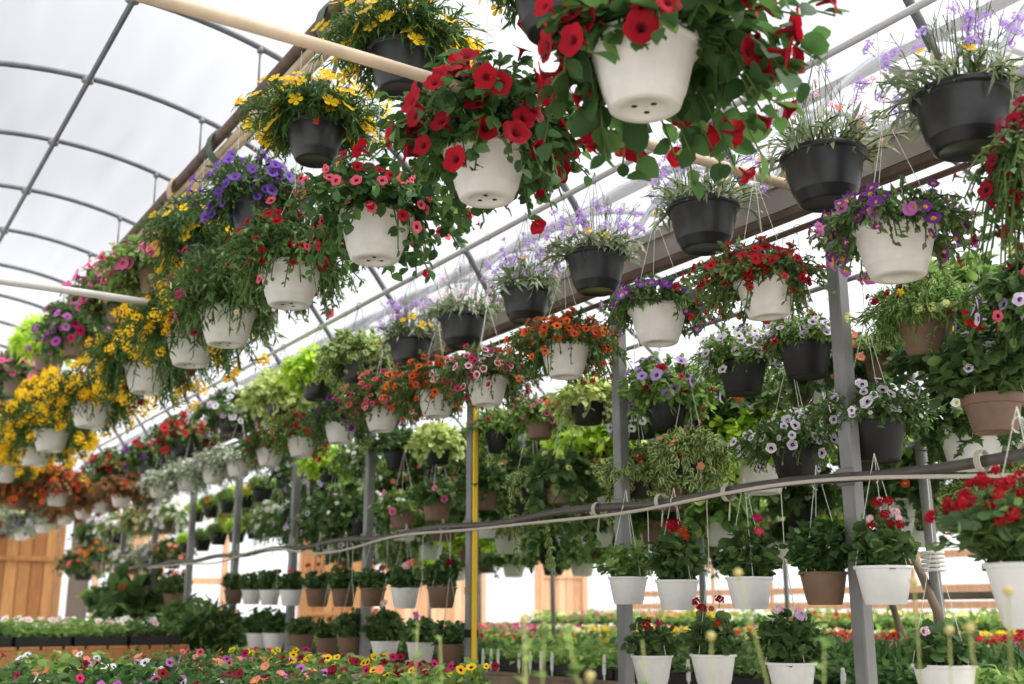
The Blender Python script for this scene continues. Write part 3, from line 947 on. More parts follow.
# upper row behind the posts
A = dict(X=XM, rail=ZRAILM, group=GM)
basket(805, 343, 55, pot='deep', plant='cali', label='black pot of lilac white bells with crimson ones over its rim', fl=[('trumpete', 'lilac', 'purple', 72, .18, .8, .5), ('trumpet', 'crimson', 'deep', 9, .17, -.2, .7)], h=1.0, leaf='fresh', s=1.7, d=.5, **A)
basket(742, 363, 50, pot='deep', plant='bacopa', label='black pot of white and lilac petunias left of the lilac white bells', fl=[('trumpete', 'lilac', 'purple', 62, .2, .7, .5), ('trumpet', 'white', 'dark', 20, .2, .2, .6)], leaf='fresh', h=1.2, s=2.2, d=.9, **A)
basket(667, 402, 44, pot='deep', plant='petunia', label='black pot of lavender petunias with dark eyes and crimson ones', fl=[('trumpet', 'lavender', 'purple', 26, .3, .3, .6), ('trumpet', 'crimson', 'deep', 14, .26, .4, .6)], leaf='fresh', h=1.7, s=2.2, d=.9, **A)
basket(640, 414, 38, pot='deep', plant='petunia', label='black pot of white petunias with dark eyes below the lavender ones', fl=[('tlo', 'white', 'dark', 60, .32, .2, .6)], h=.9, s=2.6, d=1.2, bare=0, **{**A, 'X': 3.9})
basket(588, 400, 38, pot='deep', plant='coleus', label='black pot of cream foliage and one red tag left of the steel post', fl=[('tlo', 'salmon', 'yellow', 4, .25, .5, .7)], tags=1, h=1.0, s=2.2, d=1.3, **A)
basket(540, 420, 31, pot='taupe', plant='petunia', label='brown pot with a few pink petunias beside the cream foliage', fl=[('tlo', 'pink', 'magenta', 10, .27, .4, .7)], leaf='fresh', h=1.4, s=2.1, d=0.7, **A)
basket(500, 432, 32, pot='deep', plant='grassy', label='black pot of light green with dark trailing leaves, beside the yellow strip', fl=[('tlo', 'rose', 'dark', 6, .2, -.3, .7)], h=1.1, s=1.8, d=0.5, trail=7, tlen=2.4, **A)
basket(437, 446, 30, pot='deep', plant='coleus', label='basket of yellow green foliage left of the yellow strip', h=1.3, s=1.8, d=1.0, **A)
basket(398, 452, 28, pot='deep', plant='geranium', label='black pot of dark leaves with one pink bloom, under the burnt orange bells', fl=[('umbel', 'orchid', 'yellow', 3, .3)], h=1.5, s=2.1, d=0.8, **A)
basket(362, 460, 26, pot='deep', plant='bacopa', label='green basket of white blooms below the salmon bells', fl=[('six', 'white', 'yellow', 40, .2, .5, .6)], h=1.6, s=2.5, d=1.8, bare=0, **A)
basket(330, 466, 25, pot='deep', plant='lime', label='bright yellow green clump below the scarlet bells', h=1.4, s=2.5, d=1.2, **A)
basket(296, 474, 23, pot='deep', plant='petunia', label='lavender flowered basket left of the bright yellow green clump', fl=[('tlo', 'lavender', 'purple', 36, .28, .4, .6), ('tlo', 'white', 'purple', 20, .28, .4, .6)], h=1.5, s=2.4, d=1.8, bare=0, **A)
basket(926, 316, 60, pot='taupe', plant='bidens', label='tilted brown pot of yellow daisies and pale green heads', fl=[('daisy', 'yellow', 'yellow', 6, .16, .5, .8), ('umbel', 'limeflower', 'yellow', 14, .2), ('tlo', 'darkred', 'dark', 10, .14, .1, .7), ('umbel', 'scarlet', 'yellow', 4, .16)], leaf='fresh', h=1.2, s=2.1, d=1.0, tilt=(.1, -.12), trail=4, tlen=2.2, **A)
basket(992, 396, 60, pot='taupe', plant='geranium', label='dark brown pot of broad leaves and red heads at the picture edge', fl=[('umbel', 'scarlet', 'yellow', 6, .2), ('trumpet', 'lilac', 'purple', 14, .2, .4, .6)], h=2.0, s=1.8, d=.5, **A)
basket(1052, 292, 66, pot='taupe', plant='petunia', label='lilac petunia basket cut by the picture edge above the dark brown pot', fl=[('trumpet', 'lilac', 'purple', 44, .22, .3, .6), ('trumpet', 'rose', 'dark', 8, .2, .4, .6), ('umbel', 'limeflower', 'yellow', 5, .2)], h=1.2, s=2.6, d=2.2, bare=0, **A)
A['X'] = 4.4
basket(956, 300, 46, pot='taupe', plant='leafy', label='bright green broad leaved basket behind the tilted brown pot', fl=[('umbel', 'limeflower', 'yellow', 8, .2)], leaf='fresh', h=1.6, s=2.4, d=1.6, bare=0, **A)
basket(700, 424, 34, pot='deep', plant='petunia', label='white petunia basket right of the white eyed one, with a magenta bunch', fl=[('tlo', 'white', 'dark', 50, .3, .2, .6), ('tlo', 'magenta', 'pink', 10, .3, .3, .6)], leaf='fresh', h=.9, s=2.4, d=1.2, bare=0, **A)
basket(881, 357, 38, pot='taupe', plant='bacopa', label='terracotta coloured pot of pale blooms seen behind the steel post', fl=[('six', 'palepink', 'yellow', 30, .12, .5, .6)], h=1.3, s=1.5, d=.4, **A)
basket(803, 384, 36, pot='taupe', plant='bacopa', label='tan pot peeping from under the lilac white bells', fl=[('six', 'white', 'yellow', 30, .15, .5, .6)], h=.6, s=1.4, d=.5, **A)
basket(745, 399, 33, pot='taupe', plant='bacopa', label='tan pot peeping from under the white and lilac petunias', fl=[('six', 'white', 'yellow', 80, .18, .5, .5)], h=.6, s=1.9, d=1.0, **A)

# middle row just above the pipe
A = dict(X=XM, rail=ZRAILM, group=GN)
basket(873, 420, 66, pot='deep', plant='cali', label='broad black pot of white bells with dark pink eyes, in front of the steel post', fl=[('trumpete', 'lilac', 'dark', 34, .17, .3, .6), ('six', 'white', 'yellow', 24, .09, .6, .6)], leaf='green', h=.95, s=1.9, d=.5, lod=1.2, **A)
basket(795, 444, 53, pot='deep', plant='cali', label='black pot spilling pale pink eyed bells, left of the broad black pot', fl=[('trumpete', 'lilac', 'dark', 40, .2, .2, .6), ('six', 'white', 'yellow', 30, .13, .5, .6)], h=.9, s=2.0, d=1.0, lean=(-.3, .2, 0), **A)
basket(690, 450, 38, pot='deep', plant='varieg', label='black pot framed by variegated trails with red tags', fl=[('tlo', 'salmon', 'yellow', 10, .22, .5, .7)], tags=2, h=1.0, s=2.3, d=2.0, trail=6, tlen=2.4, **A)
basket(638, 476, 34, pot='deep', plant='varieg', label='variegated mound over a black pot, left of the two red tags', fl=[('tlo', 'red', 'brown', 8, .2, .3, .7)], tags=1, h=1.5, s=2.6, d=1.7, **A)
basket(563, 478, 42, pot='taupe', plant='leafy', label='brown pot of broad leaves and pale yellow heads above the pipe', fl=[('umbel', 'limeflower', 'yellow', 9, .22)], h=1.0, s=1.8, d=1.3, trail=8, tlen=5.0, **A)
basket(531, 478, 30, pot='deep', plant='varieg', label='black pot with long ivy trails reaching below the pipe', h=.6, s=1.5, d=1.6, trail=12, tlen=7.0, **A)
basket(484, 488, 34, pot='taupe', plant='ivy', label='brown pot with a red tag, touching the yellow strip', tags=1, h=1.1, s=2.1, d=0.9, trail=2, tlen=2.0, **A)
basket(437, 501, 32, pot='taupe', plant='petunia', label='brown pot with two pink petunias left of the yellow strip', fl=[('tlo', 'pink', 'magenta', 7, .24, .4, .7)], h=1.2, s=1.9, d=.4, **A)
basket(403, 510, 30, pot='taupe', plant='petunia', label='brown pot with a bright pink petunia, second left of the yellow strip', fl=[('tlo', 'pink', 'magenta', 8, .26, .4, .7), ('six', 'white', 'yellow', 12, .2, .4, .6)], leaf='fresh', h=1.1, s=1.9, d=.6, **A)
basket(364, 516, 28, pot='deep', plant='geranium', label='white headed basket over the post, dark opening below it', fl=[('umbel', 'white', 'yellow', 9, .26)], h=1.3, s=2.3, d=1.8, bare=0, **A)
basket(334, 517, 26, pot='deep', plant='leafy', label='deep green mound with a pink bloom left of the white heads', fl=[('tlo', 'lilac', 'purple', 14, .3, .4, .7)], h=1.6, s=2.6, d=2.6, bare=0, **A)
basket(304, 519, 25, pot='deep', plant='petunia', label='deep green mound dotted with lilac, two left of the white heads', fl=[('tlo', 'lilac', 'purple', 24, .28, .4, .7)], h=1.6, s=2.6, d=2.4, bare=0, **A)
basket(276, 521, 24, pot='deep', plant='bacopa', label='white dotted mound beside the little black pots', fl=[('six', 'white', 'yellow', 50, .26, .4, .6)], h=1.4, s=2.4, d=2.2, bare=0, **A)

# little black pots in two lines
A = dict(rail=ZRAILM, group='little black pots further down the row', pot='deep', plant='grassy')
lines = [(3.6, ((262, 489, 21), (247, 496, 19), (229, 501, 19), (212, 506, 18), (197, 511, 17))), (3.6, ((256, 526, 20), (237, 530, 19), (219, 533, 18), (203, 540, 17), (188, 543, 16)))]
what = [['next to the lavender basket', 'second from the lavender basket', 'in the middle of the upper line', 'fourth along the upper line', 'at the far end of the upper line'],
        ['next to the white dotted mound', 'second from the white dotted mound', 'in the middle of the lower line', 'fourth along the lower line', 'at the far end of the lower line']]
for i, (X, l) in enumerate(lines):
    for k, (px, ry, w) in enumerate(l):
        basket(px, ry, w, X, label='little black pot of %s, %s' % (('fresh green grass', 'bright green sprouts', 'light green leaves', 'green and orange leaves', 'pale green shoots')[(k + i) % 5], what[i][k]),
               fl=[('tlo', ('orange', 'red', 'yellow', 'orange', 'red')[(k + 2 * i) % 5], 'yellow', (0, 6, 3, 7, 2)[(k + i) % 5] + 1, .2, .5, .7)], h=.9, s=1.1, d=.1, leaf=('fresh', 'lime', 'fresh')[k % 3], **A)

# white and brown pots past them
A = dict(X=XM, rail=ZRAILM, group='white flowered baskets near the end wall')
for px, ry, w, pot, pl, col, lab in ((168, 520, 22, 'taupe', 'bacopa', 'white', 'white flowered mound beside the far end of the little black pots'), (142, 522, 21, 'taupe', 'bacopa', 'paleyellow', 'creamy flowered mound, second from the little black pots'),
                                (118, 530, 21, 'deep', 'bacopa', 'white', 'white flowered mound with a dark gap under it'), (96, 536, 20, 'deep', 'petunia', 'lilac', 'pale lilac topped basket by the gate post'),
                                (173, 556, 20, 'taupe', 'petunia', 'salmon', 'small brown pot of mixed flowers beside the lower black pots'), (155, 559, 20, 'taupe', 'silver', 'lilac', 'small brown pot of grey lilac blooms, second from the lower black pots'),
                                (132, 562, 20, 'taupe', 'bacopa', 'white', 'small brown pot of white blooms by the dark gap'), (104, 560, 20, 'taupe', 'geranium', 'orange', 'basket of orange and yellow blooms against the end wall'),
                                (84, 566, 22, 'deep', 'leafy', 'salmon', 'dark green trailing basket beside the gate post'), (150, 500, 18, 'taupe', 'petunia', 'rose', 'pink flowered basket above the white flowered mounds')):
    basket(px, ry, w, pot=pot, plant=pl, label=lab, fl=[('tlo' if pl != 'bacopa' else 'six', col, 'yellow', 66 if pl == 'bacopa' else 26, .3, .4, .5)], h=1.5, s=2.3, d=1.7 if pl == 'bacopa' else 1.0, **A)

# geranium pots under the pipe
A = dict(X=XP - .06, rail=ZRAILP - .03, plant='geranium', group=GP)
basket(1034, 563, 96, pot='lowwhite', label='large white pot with long crimson geranium heads, cut by the picture edge', fl=[('umbel', 'crimson', 'yellow', 44, .2, .5, .6)], h=1.2, s=1.5, d=.2, lod=1.3, big=.8, lean=(-.25, .2, 0), **{**A, 'X': 2.75})
basket(883, 566, 57, pot='lowwhite', label='white pot of one tall red and white geranium, beside the steel post', fl=[('umbel', 'crimson', 'yellow', 6, .24), ('umbel', 'palepink', 'yellow', 4, .2)], h=1.3, s=.9, d=.1, **A)
basket(823, 572, 48, pot='lowtaupe', label='brown pot of plain green geranium leaves, left of the steel post', fl=[('six', 'white', 'yellow', 6, .08, .5, .6)], h=1.8, s=1.3, d=.1, leaf='deep', lod=1.2, **A)
basket(749, 577, 47, pot='lowwhite', label='white pot of geraniums with a magenta and a pink head', fl=[('umbel', 'magenta', 'yellow', 1, .3), ('umbel', 'rose', 'yellow', 1, .28), ('six', 'white', 'yellow', 10, .1, .5, .6)], h=1.6, s=1.2, d=.1, **A)
basket(677, 580, 44, pot='lowwhite', label='white pot of geraniums with two large red heads', fl=[('umbel', 'crimson', 'yellow', 2, .4), ('umbel', 'rust', 'yellow', 2, .28)], h=1.8, s=1.15, d=.1, **A)
basket(628, 577, 40, pot='lowwhite', label='white pot of green geraniums without heads, in front of the second post', fl=[('six', 'white', 'yellow', 8, .1, .5, .6)], h=1.3, s=1.2, d=.1, leaf='fresh', **A)
basket(442, 587, 31, pot='lowtaupe', label='brown pot with one dark red head on top, beside the yellow strip', fl=[('umbel', 'darkred', 'yellow', 1, .38)], h=1.5, s=1.0, d=.05, **A)
basket(405, 588, 30, pot='lowwhite', label='white pot with a pink head, second left of the yellow strip', fl=[('umbel', 'palepink', 'yellow', 1, .4), ('umbel', 'salmon', 'yellow', 1, .36)], h=1.2, s=1.1, d=.05, **A)
basket(373, 588, 27, pot='lowtaupe', label='brown pot with a dark red head in front of the third post', fl=[('umbel', 'darkred', 'yellow', 1, .34)], h=1.1, s=1.1, d=.1, **A)
basket(344, 589, 26, pot='lowtaupe', label='brown pot of plain leaves, just left of the third post', fl=[('umbel', 'salmon', 'yellow', 1, .28)], h=1.4, s=1.1, d=.1, **A)
basket(318, 589, 26, pot='lowtaupe', label='brown pot with an orange tinge, second left of the third post', fl=[('umbel', 'rust', 'yellow', 2, .26)], h=1.0, s=1.1, d=.1, **A)
basket(291, 590, 23, pot='lowwhite', label='white pot with a pink head in front of the fourth post', fl=[('umbel', 'pink', 'yellow', 1, .4)], h=1.3, s=1.0, d=.1, **A)
basket(270, 590, 22, pot='lowwhite', label='white pot of green leaves, just left of the fourth post', h=1.4, s=1.1, d=.1, **A)
basket(252, 590, 21, pot='lowwhite', label='white pot of green leaves, second left of the fourth post', h=1.3, s=1.1, d=.1, **A)
basket(234, 590, 20, pot='lowtaupe', label='small brown pot at the far end of the row under the pipe', h=1.3, s=1.1, d=.1, **A)
A = dict(X=XP - .06, rail=ZRAILP - .03, plant='geranium', group=GQ)
basket(944, 664, 62, pot='lowwhite', label='low white pot nearest the picture edge, long wires above it', fl=[('umbel', 'palepink', 'yellow', 1, .2)], h=1.0, s=1.0, d=.1, **A)
basket(791, 662, 50, pot='lowwhite', label='low white pot of pale mauve geranium heads, below the brown pot', fl=[('umbel', 'palepink', 'yellow', 3, .26), ('umbel', 'lilac', 'yellow', 2, .28)], h=1.5, s=1.4, d=.1, **A)
basket(713, 654, 46, pot='lowwhite', label='low white pot of red geranium heads, right of the second post', fl=[('umbel', 'crimson', 'yellow', 3, .32), ('umbel', 'rust', 'yellow', 2, .22)], h=1.3, s=1.1, d=.1, **A)
basket(652, 655, 42, pot='lowwhite', label='low white pot with one red head, touching the second post', fl=[('umbel', 'crimson', 'yellow', 2, .28), ('umbel', 'magenta', 'yellow', 1, .25)], h=1.2, s=1.1, d=.1, **A)
basket(449, 644, 30, pot='lowtaupe', label='low brown pot beside the yellow strip', h=1.1, s=1.1, d=.1, **A)
basket(421, 642, 30, pot='lowwhite', label='low white pot with pale pink heads, second left of the yellow strip', fl=[('umbel', 'orchid', 'yellow', 2, .3)], h=1.2, s=1.2, d=.1, **A)
basket(385, 641, 29, pot='lowwhite', label='low white pot with salmon heads, right of the third post', fl=[('umbel', 'salmon', 'yellow', 2, .34), ('umbel', 'palepink', 'yellow', 1, .3)], h=1.7, s=1.3, d=.1, **A)
basket(350, 637, 26, pot='lowtaupe', label='low brown pot of bushy green, just left of the third post', h=1.6, s=1.2, d=.1, **A)
basket(327, 638, 25, pot='lowtaupe', label='low brown pot of dark green, second left of the third post', h=1.2, s=1.1, d=.1, **A)
basket(302, 634, 26, pot='lowtaupe', label='low brown pot with trailing side, right of the fourth post', h=1.0, s=1.1, d=.2, **A)
basket(274, 633, 23, pot='lowwhite', label='low white pot of grassy green, left of the fourth post', leaf='deep', h=1.6, s=1.2, d=.1, **A)
basket(257, 633, 22, pot='lowwhite', label='low white pot of grassy green, second left of the fourth post', leaf='deep', h=1.6, s=1.2, d=.1, **A)
basket(229, 632, 21, pot='lowtaupe', label='low brown pot under pink heads, at the far end of the lowest row', fl=[('umbel', 'rose', 'yellow', 3, .3)], h=1.4, s=1.3, d=.1, **A)

# pots against the end wall
A = dict(rail=ZRAILM, group='pots by the end wall')
for px, ry, w, X, pot, pl, col, lab in ((174, 594, 22, 3.6, 'lowtaupe', 'geranium', 'salmon', 'brown pot hanging against the white pane at the end wall'), (171, 610, 16, 3.6, 'lowwhite', 'grassy', None, 'small white pot under the brown one at the end wall'),
                                (155, 611, 19, 3.6, 'lowtaupe', 'leafy', None, 'brown pot among dark shrubs at the end wall'), (136, 613, 19, 3.6, 'lowwhite', 'geranium', 'rust', 'white pot of orange flowered shrub at the end wall'),
                                (124, 613, 17, 3.6, 'lowwhite', 'geranium', None, 'white pot left of the orange flowered shrub'), (106, 608, 24, 3.4, 'lowwhite', 'leafy', None, 'wide white pot, lower of two by the gate'),
                                (99, 597, 22, 3.4, 'lowwhite', 'grassy', None, 'wide white pot, upper of two by the gate')):
    basket(px, ry, w, X, pot, pl, label=lab, fl=[('umbel', col, 'yellow', 4, .26)] if col else (), h=1.6 if pl != 'grassy' else .5, s=1.4, d=.2, **A)

# ------------------------------------------------------------------ the far bay behind the pipe: small baskets, described by the near thing they hang next to
FAR = ((770, 476, 25, 'lowwhite', 'leafy', 6.2, 'small white pot of green, below the pale pink eyed bells'), (741, 476, 20, 'deep', 'leafy', 6.2, 'small dark blue black pot beside a white one, right of the variegated trails'),
       (775, 505, 24, 'lowwhite', 'geranium', 6.2, 'small white pot touching the pipe from below, left of the steel post'), (893, 487, 27, 'lowwhite', 'leafy', 6.2, 'small white pot just under the pipe, right of the steel post'),
       (914, 485, 22, 'deep', 'ivy', 6.6, 'small dark pot just under the pipe, near the slanting pole'), (868, 488, 22, 'lowwhite', 'geranium', 6.6, 'small white pot half behind the steel post under the pipe'),
       (900, 508, 24, 'lowwhite', 'geranium', 7.4, 'grey white pot in the far bay, below the small dark one'), (1008, 472, 34, 'lowwhite', 'ivy', 5.6, 'white pot just under the pipe near the picture edge'),
       (1012, 436, 44, 'lowwhite', 'ivy', 5.0, 'white pot tucked under the dark brown pot'), (655, 488, 32, 'lowwhite', 'ivy', 5.0, 'white pot peeping from under the variegated mound'),
       (652, 530, 26, 'lowwhite', 'ivy', 5.6, 'small white pot under the pipe, right of the second post'), (563, 530, 24, 'lowwhite', 'ivy', 5.8, 'small white pot among ivy trails, left of the second post'),
       (590, 532, 22, 'lowwhite', 'ivy', 5.8, 'second small white pot among ivy trails'), (690, 505, 24, 'lowtaupe', 'ivy', 6.2, 'small tan pot in greenery under the pipe'),
       (712, 530, 22, 'lowwhite', 'geranium', 6.8, 'small white pot under red blooms in the far bay'), (770, 528, 22, 'lowwhite', 'geranium', 7.2, 'grey white pot behind the magenta geranium'),
       (800, 520, 22, 'lowwhite', 'geranium', 7.2, 'grey white pot behind the plain green geranium'), (955, 515, 26, 'lowwhite', 'ivy', 6.4, 'white pot in greenery right of the slanting pole'),
       (985, 505, 26, 'deep', 'leafy', 6.4, 'dark pot behind the long crimson heads'), (835, 500, 22, 'deep', 'leafy', 7.0, 'dark pot deep behind, left of the steel post'))
for i, (px, ry, w, pot, pl, X, lab) in enumerate(FAR):
    X = min((4.4, 5.5, 6.3, 7.15), key=lambda q: abs(q - X))
    col = ('rust', 'salmon', 'white', 'limeflower', 'red', 'palepink')[i % 6]
    basket(px, ry, w, X, pot, pl, label=lab, fl=[('umbel', col, 'yellow', 3 + i % 4, .2)], h=1.5, s=2.1, d=.5, trail=3 if pl == 'ivy' else 0, tlen=2.5, leaf='fresh' if i % 3 else None, rail=ZRAILM, group='small baskets in the far bay')

PRETTY = {'lowwhite': 'white', 'deep': 'black', 'taupe': 'tan', 'black': 'black'}
PLN = {'ivy': 'ivy', 'varieg': 'variegated foliage', 'leafy': 'broad leaves', 'bacopa': 'fine white blooms', 'geranium': 'geraniums', 'lime': 'lime green leaves', 'petunia': 'petunias', 'fine': 'feathery leaves'}
ROWN = ((4.4, 2.08, 'the lower row behind the posts'), (4.4, 2.45, 'the upper row behind the posts'), (5.5, 2.28, 'the upper line of the far bay'), (5.5, 1.94, 'the middle line of the far bay'), (7.15, 2.1, 'the upper line past the far bay'), (7.15, 1.9, 'the lower line past the far bay'))
ORD = ['first', 'second', 'third', 'fourth', 'fifth', 'sixth', 'seventh', 'eighth', 'ninth', 'tenth', 'eleventh', 'twelfth', 'thirteenth', 'fourteenth', 'fifteenth', 'sixteenth', 'seventeenth', 'eighteenth', 'nineteenth', 'twentieth']
for ri, (X, z, rn) in enumerate(ROWN):
    y0 = X * .62 + .3
    k = 0
    for j in range(16):
        Y = y0 + j * .72 + rng.uniform(-.1, .1)
        if Y > 14.5:
            break
        px, py = proj((X, Y, z))
        if px > 1040 or px < (240 if ri == 1 else 330) or (z < 1.9 and px < 650):
            continue
        pl = ('ivy', 'leafy', 'varieg', 'bacopa', 'geranium', 'ivy', 'lime', 'petunia', 'leafy', 'fine')[(j * 3 + ri * 4) % 10]
        pot = ('lowwhite', 'deep', 'lowwhite', 'taupe')[(j + ri) % 4]
        col = ('white', 'rose', 'limeflower', 'salmon', 'lavender', 'rust', 'white')[(j * 2 + ri) % 7]
        r_ = rng.uniform(.12, .15)
        w = 2 * r_ * F_PX / depth((X, Y, z))
        basket(px, py, min(w, 38), X, pot, pl, pos=(X, Y, z + rng.uniform(-.06, .06)), rad=r_, lod=.75, label='small %s pot of %s, %s along %s' % (PRETTY[pot], PLN[pl], ORD[k], rn), fl=[('tlo', col, 'yellow', 14, .2, .4, .6)],
               h=1.6, s=2.4, d=1.7 if z > 2.2 else .7, bare=.6, leaf='fresh' if pl in ('leafy', 'bacopa') and j % 2 else None, trail=5 if pl in ('ivy', 'varieg') else 0, tlen=1.9, rail=ZRAILM, group='greenery baskets on ' + rn)
        k += 1

# ------------------------------------------------------------------ the greenhouse
YS, YE = -2.5, 22.6                   # film from behind the camera to the end wall
BAYS = (1.115, 5.785, 10.455, 15.125)         # ridge of each bay; half span 2.335, gutters at 3.45, 8.12
HALF, ZG, ZR = 2.335, 3.03, 4.49
GUT = (3.45, 8.12)


def arch(dx):
    q = abs(dx)
    return ZR - q * q / 6.0 - .551 * (q / HALF) ** 4


fl = MB()
fl.box((8.1, 10, -.05), (19.5, 25.4, .1))
struct(link('floor', fl.mesh('floor', [GRAVEL], False)))
for bi, bx in enumerate(BAYS):
    xs = np.linspace(-HALF, HALF, 33)
    ys = np.linspace(YS, YE, 24)
    V, Fc = [], []
    for y in ys:
        for x in xs:
            V.append((bx + x, y, arch(x) + .035 + .006 * math.sin(y * 5.8) * math.cos(x * 3)))
    n = len(xs)
    for i in range(len(ys) - 1):
        for j in range(n - 1):
            Fc.append((i * n + j, i * n + j + 1, i * n + n + j + 1, i * n + n + j))
    b = MB()
    b.add(V, Fc)
    struct(link('ceiling', b.mesh('ceiling', [FILM])))

PUR = []
hoopY = [2.27 + 1.09 * k for k in range(18)]
HG = 'roof hoops'
for bi, bx in enumerate(BAYS[:2]):
    for k, y in enumerate(hoopY):
        x = np.linspace(-HALF, HALF, 41)
        b = MB()
        b.tube([(bx + q, y, arch(q)) for q in x], .019, 8)
        o = link('roof_hoop', b.mesh('roof_hoop', [HOOP]))
        tag(o, ('grey arched steel hoop under the film roof, number %s back from the camera' % ORD[k]) if bi == 0 else ('arched hoop of the further bay roof, %s back from the camera' % ORD[k]), 'roof hoop', 'roof hoops of the near bay' if bi == 0 else 'roof hoops of the further bay')
    b = MB()
    b.tube([(bx, YS, ZR - .035), (bx, YE, ZR - .035)], .017, 8)
    root = link('ridge_purlin', b.mesh('ridge_purlin', [HOOP]))
    tag(root, 'straight steel pipe crossing the hoops at the ridge' if bi == 0 else 'ridge pipe of the further bay', 'pipe')
    for y in hoopY:
        b = MB()
        b.box((bx, y, ZR - .018), (.07, .05, .05), bev=.012)
        link('pipe_clamp', b.mesh('pipe_clamp', [STEEL], False), root)
# side purlins of the further bay
for X, z, lab in ((4.55, 1.3 + .4 * 4.55 - .12, 'dark bar running level behind the purple belled white basket'),):
    z = arch(X - BAYS[1]) - .04
    b = MB()
    b.box((X, 7, z), (.05, 19, .05), bev=.006)
    tag(link('side_purlin', b.mesh('side_purlin', [RUST], False)), lab, 'pipe')

# drop rods holding the beam, the beam itself: brown pipe with two pale poles tied alongside
ZB = 1.3 + 1.535 * 1.83
b = MB()
b.tube([(1.83, y, ZB) for y in np.linspace(.5, YE - .1, 20)], .032, 10)
o = link('ridge_beam', b.mesh('ridge_beam', [RUST]))
tag(o, 'brown pipe above the white baskets, hung from the hoops', 'beam')
for dx, dz, ln in ((.045, -.035, (1.2, 8.5)), (.075, -.085, (.5, 12.0))):
    b = MB()
    ys = np.linspace(ln[0], ln[1], 14)
    b.tube([(1.83 + dx + .012 * math.sin(y * 2.2), y, ZB + dz + .015 * math.sin(y * 1.7 + dx * 40)) for y in ys], .026, 8)
    o = link('tied_pole', b.mesh('tied_pole', [WOODP]))
    tag(o, 'pale bamboo pole tied close along the brown beam' if dz > -.05 else 'longer pale pole slung just under the brown beam', 'pole')
for k, y in enumerate(hoopY):
    zt = arch(1.83 - BAYS[0])
    b = MB()
    b.tube([(1.83, y, ZB + .01), (1.83, y, zt)], .007, 6)
    b.tube([(1.83, y, zt - .03), (1.83, y, zt + .0)], .02, 8)
    tag(link('drop_rod', b.mesh('drop_rod', [STEEL])), 'thin rod from the %s hoop down to the brown beam' % ORD[k], 'rod', 'drop rods of the beam')
for k, (px, py) in enumerate(((333, 10), (219, 140), (178, 190))):
    y = atX(px, py, 1.83)[1]
    b = MB()
    for q in range(4):
        a = np.linspace(0, 2 * PI, 13)
        b.tube([(1.86 + .085 * math.cos(t), y + q * .022, ZB - .045 + .105 * math.sin(t)) for t in a], .009, 5, 0, False)
    b.tube([(1.86, y, ZB - .14), (1.87, y + .02, ZB - .25), (1.84, y, ZB - .34)], .012, 5)
    tag(link('rope_tie', b.mesh('rope_tie', [plain('green_rope', (96, 110, 98), .9) if k < 2 else WOODP])), ('greenish rope wound round the beam at the picture top', 'greenish rope wound round the beam above the violet bells', 'pale rope bundle on the beam above the pink petunias')[k], 'rope')

# cross ties from gutter to gutter
for k, (y, xa, xb, lab) in enumerate(((2.92, -1.2, 3.45, 'round pale wooden pole crossing the near bay above the golden star flowers'), (6.3, -1.2, 1.5, 'weathered pale pole ending over the pink petunias'))):
    b = MB()
    x = np.linspace(xa, xb, 12)
    b.tube([(q, y, 2.985 + .012 * math.sin(q * 1.6) + .04 * k) for q in x], .021, 10)
    tag(link('tie_pole', b.mesh('tie_pole', [WOODP if k == 0 else plain('grey_pole', (196, 192, 184), .7, noise=.1)])), lab, 'pole')

# gutter, with its turned edges
for gi, gx in enumerate(GUT):
    b = MB()
    L = YE - YS
    yc = (YE + YS) / 2
    prof = [(-.1, .09), (-.1, .05), (-.085, .05), (-.07, -.05), (.07, -.05), (.085, .05), (.1, .05), (.1, .09), (.08, .09), (.08, .07), (.062, -.03), (-.062, -.03), (-.08, .07), (-.08, .09)]
    V = [(gx + x, y, ZG + z) for y in (YS, YE) for x, z in prof]
    n = len(prof)
    Fc = [(i, (i + 1) % n, n + (i + 1) % n, n + i) for i in range(n)]
    b.add(V, Fc)
    o = link('gutter', b.mesh('gutter', [GUTTER], False))
    tag(o, 'long metal gutter behind the black bowls' if gi == 0 else 'gutter of the further bay, seen through greenery', 'gutter')
    if gi == 0:
        b = MB()
        b.box((gx - .05, yc, ZG - .075), (.05, L, .045), bev=.008)
        link('gutter_plank', b.mesh('gutter_plank', [RUST], False), o)

# rails the rows hang from
for X, z, mt, lab in ((XR, ZRAILR + .02, plain('pale_pipe', (186, 186, 184), .5, .2), 'dark pipe the black bowls hang from'), (XM, ZRAILM + .02, RUST, 'pipe behind the gutter carrying the rows above the posts'), (4.4, ZRAILM + .02, STEEL, 'pipe carrying the row right behind the posts'), (5.5, ZRAILM + .02, STEEL, 'pipe carrying the far bay baskets'),
                      (6.3, ZRAILM + .02, STEEL, 'second pipe carrying the far bay baskets'), (7.15, ZRAILM + .02, STEEL, 'pipe carrying the baskets past the far bay')):
    b = MB()
    b.tube([(X, 1.0, z), (X, YE - .1, z)], .015, 8)
    tag(link('hanging_rail', b.mesh('hanging_rail', [mt])), lab, 'pipe')
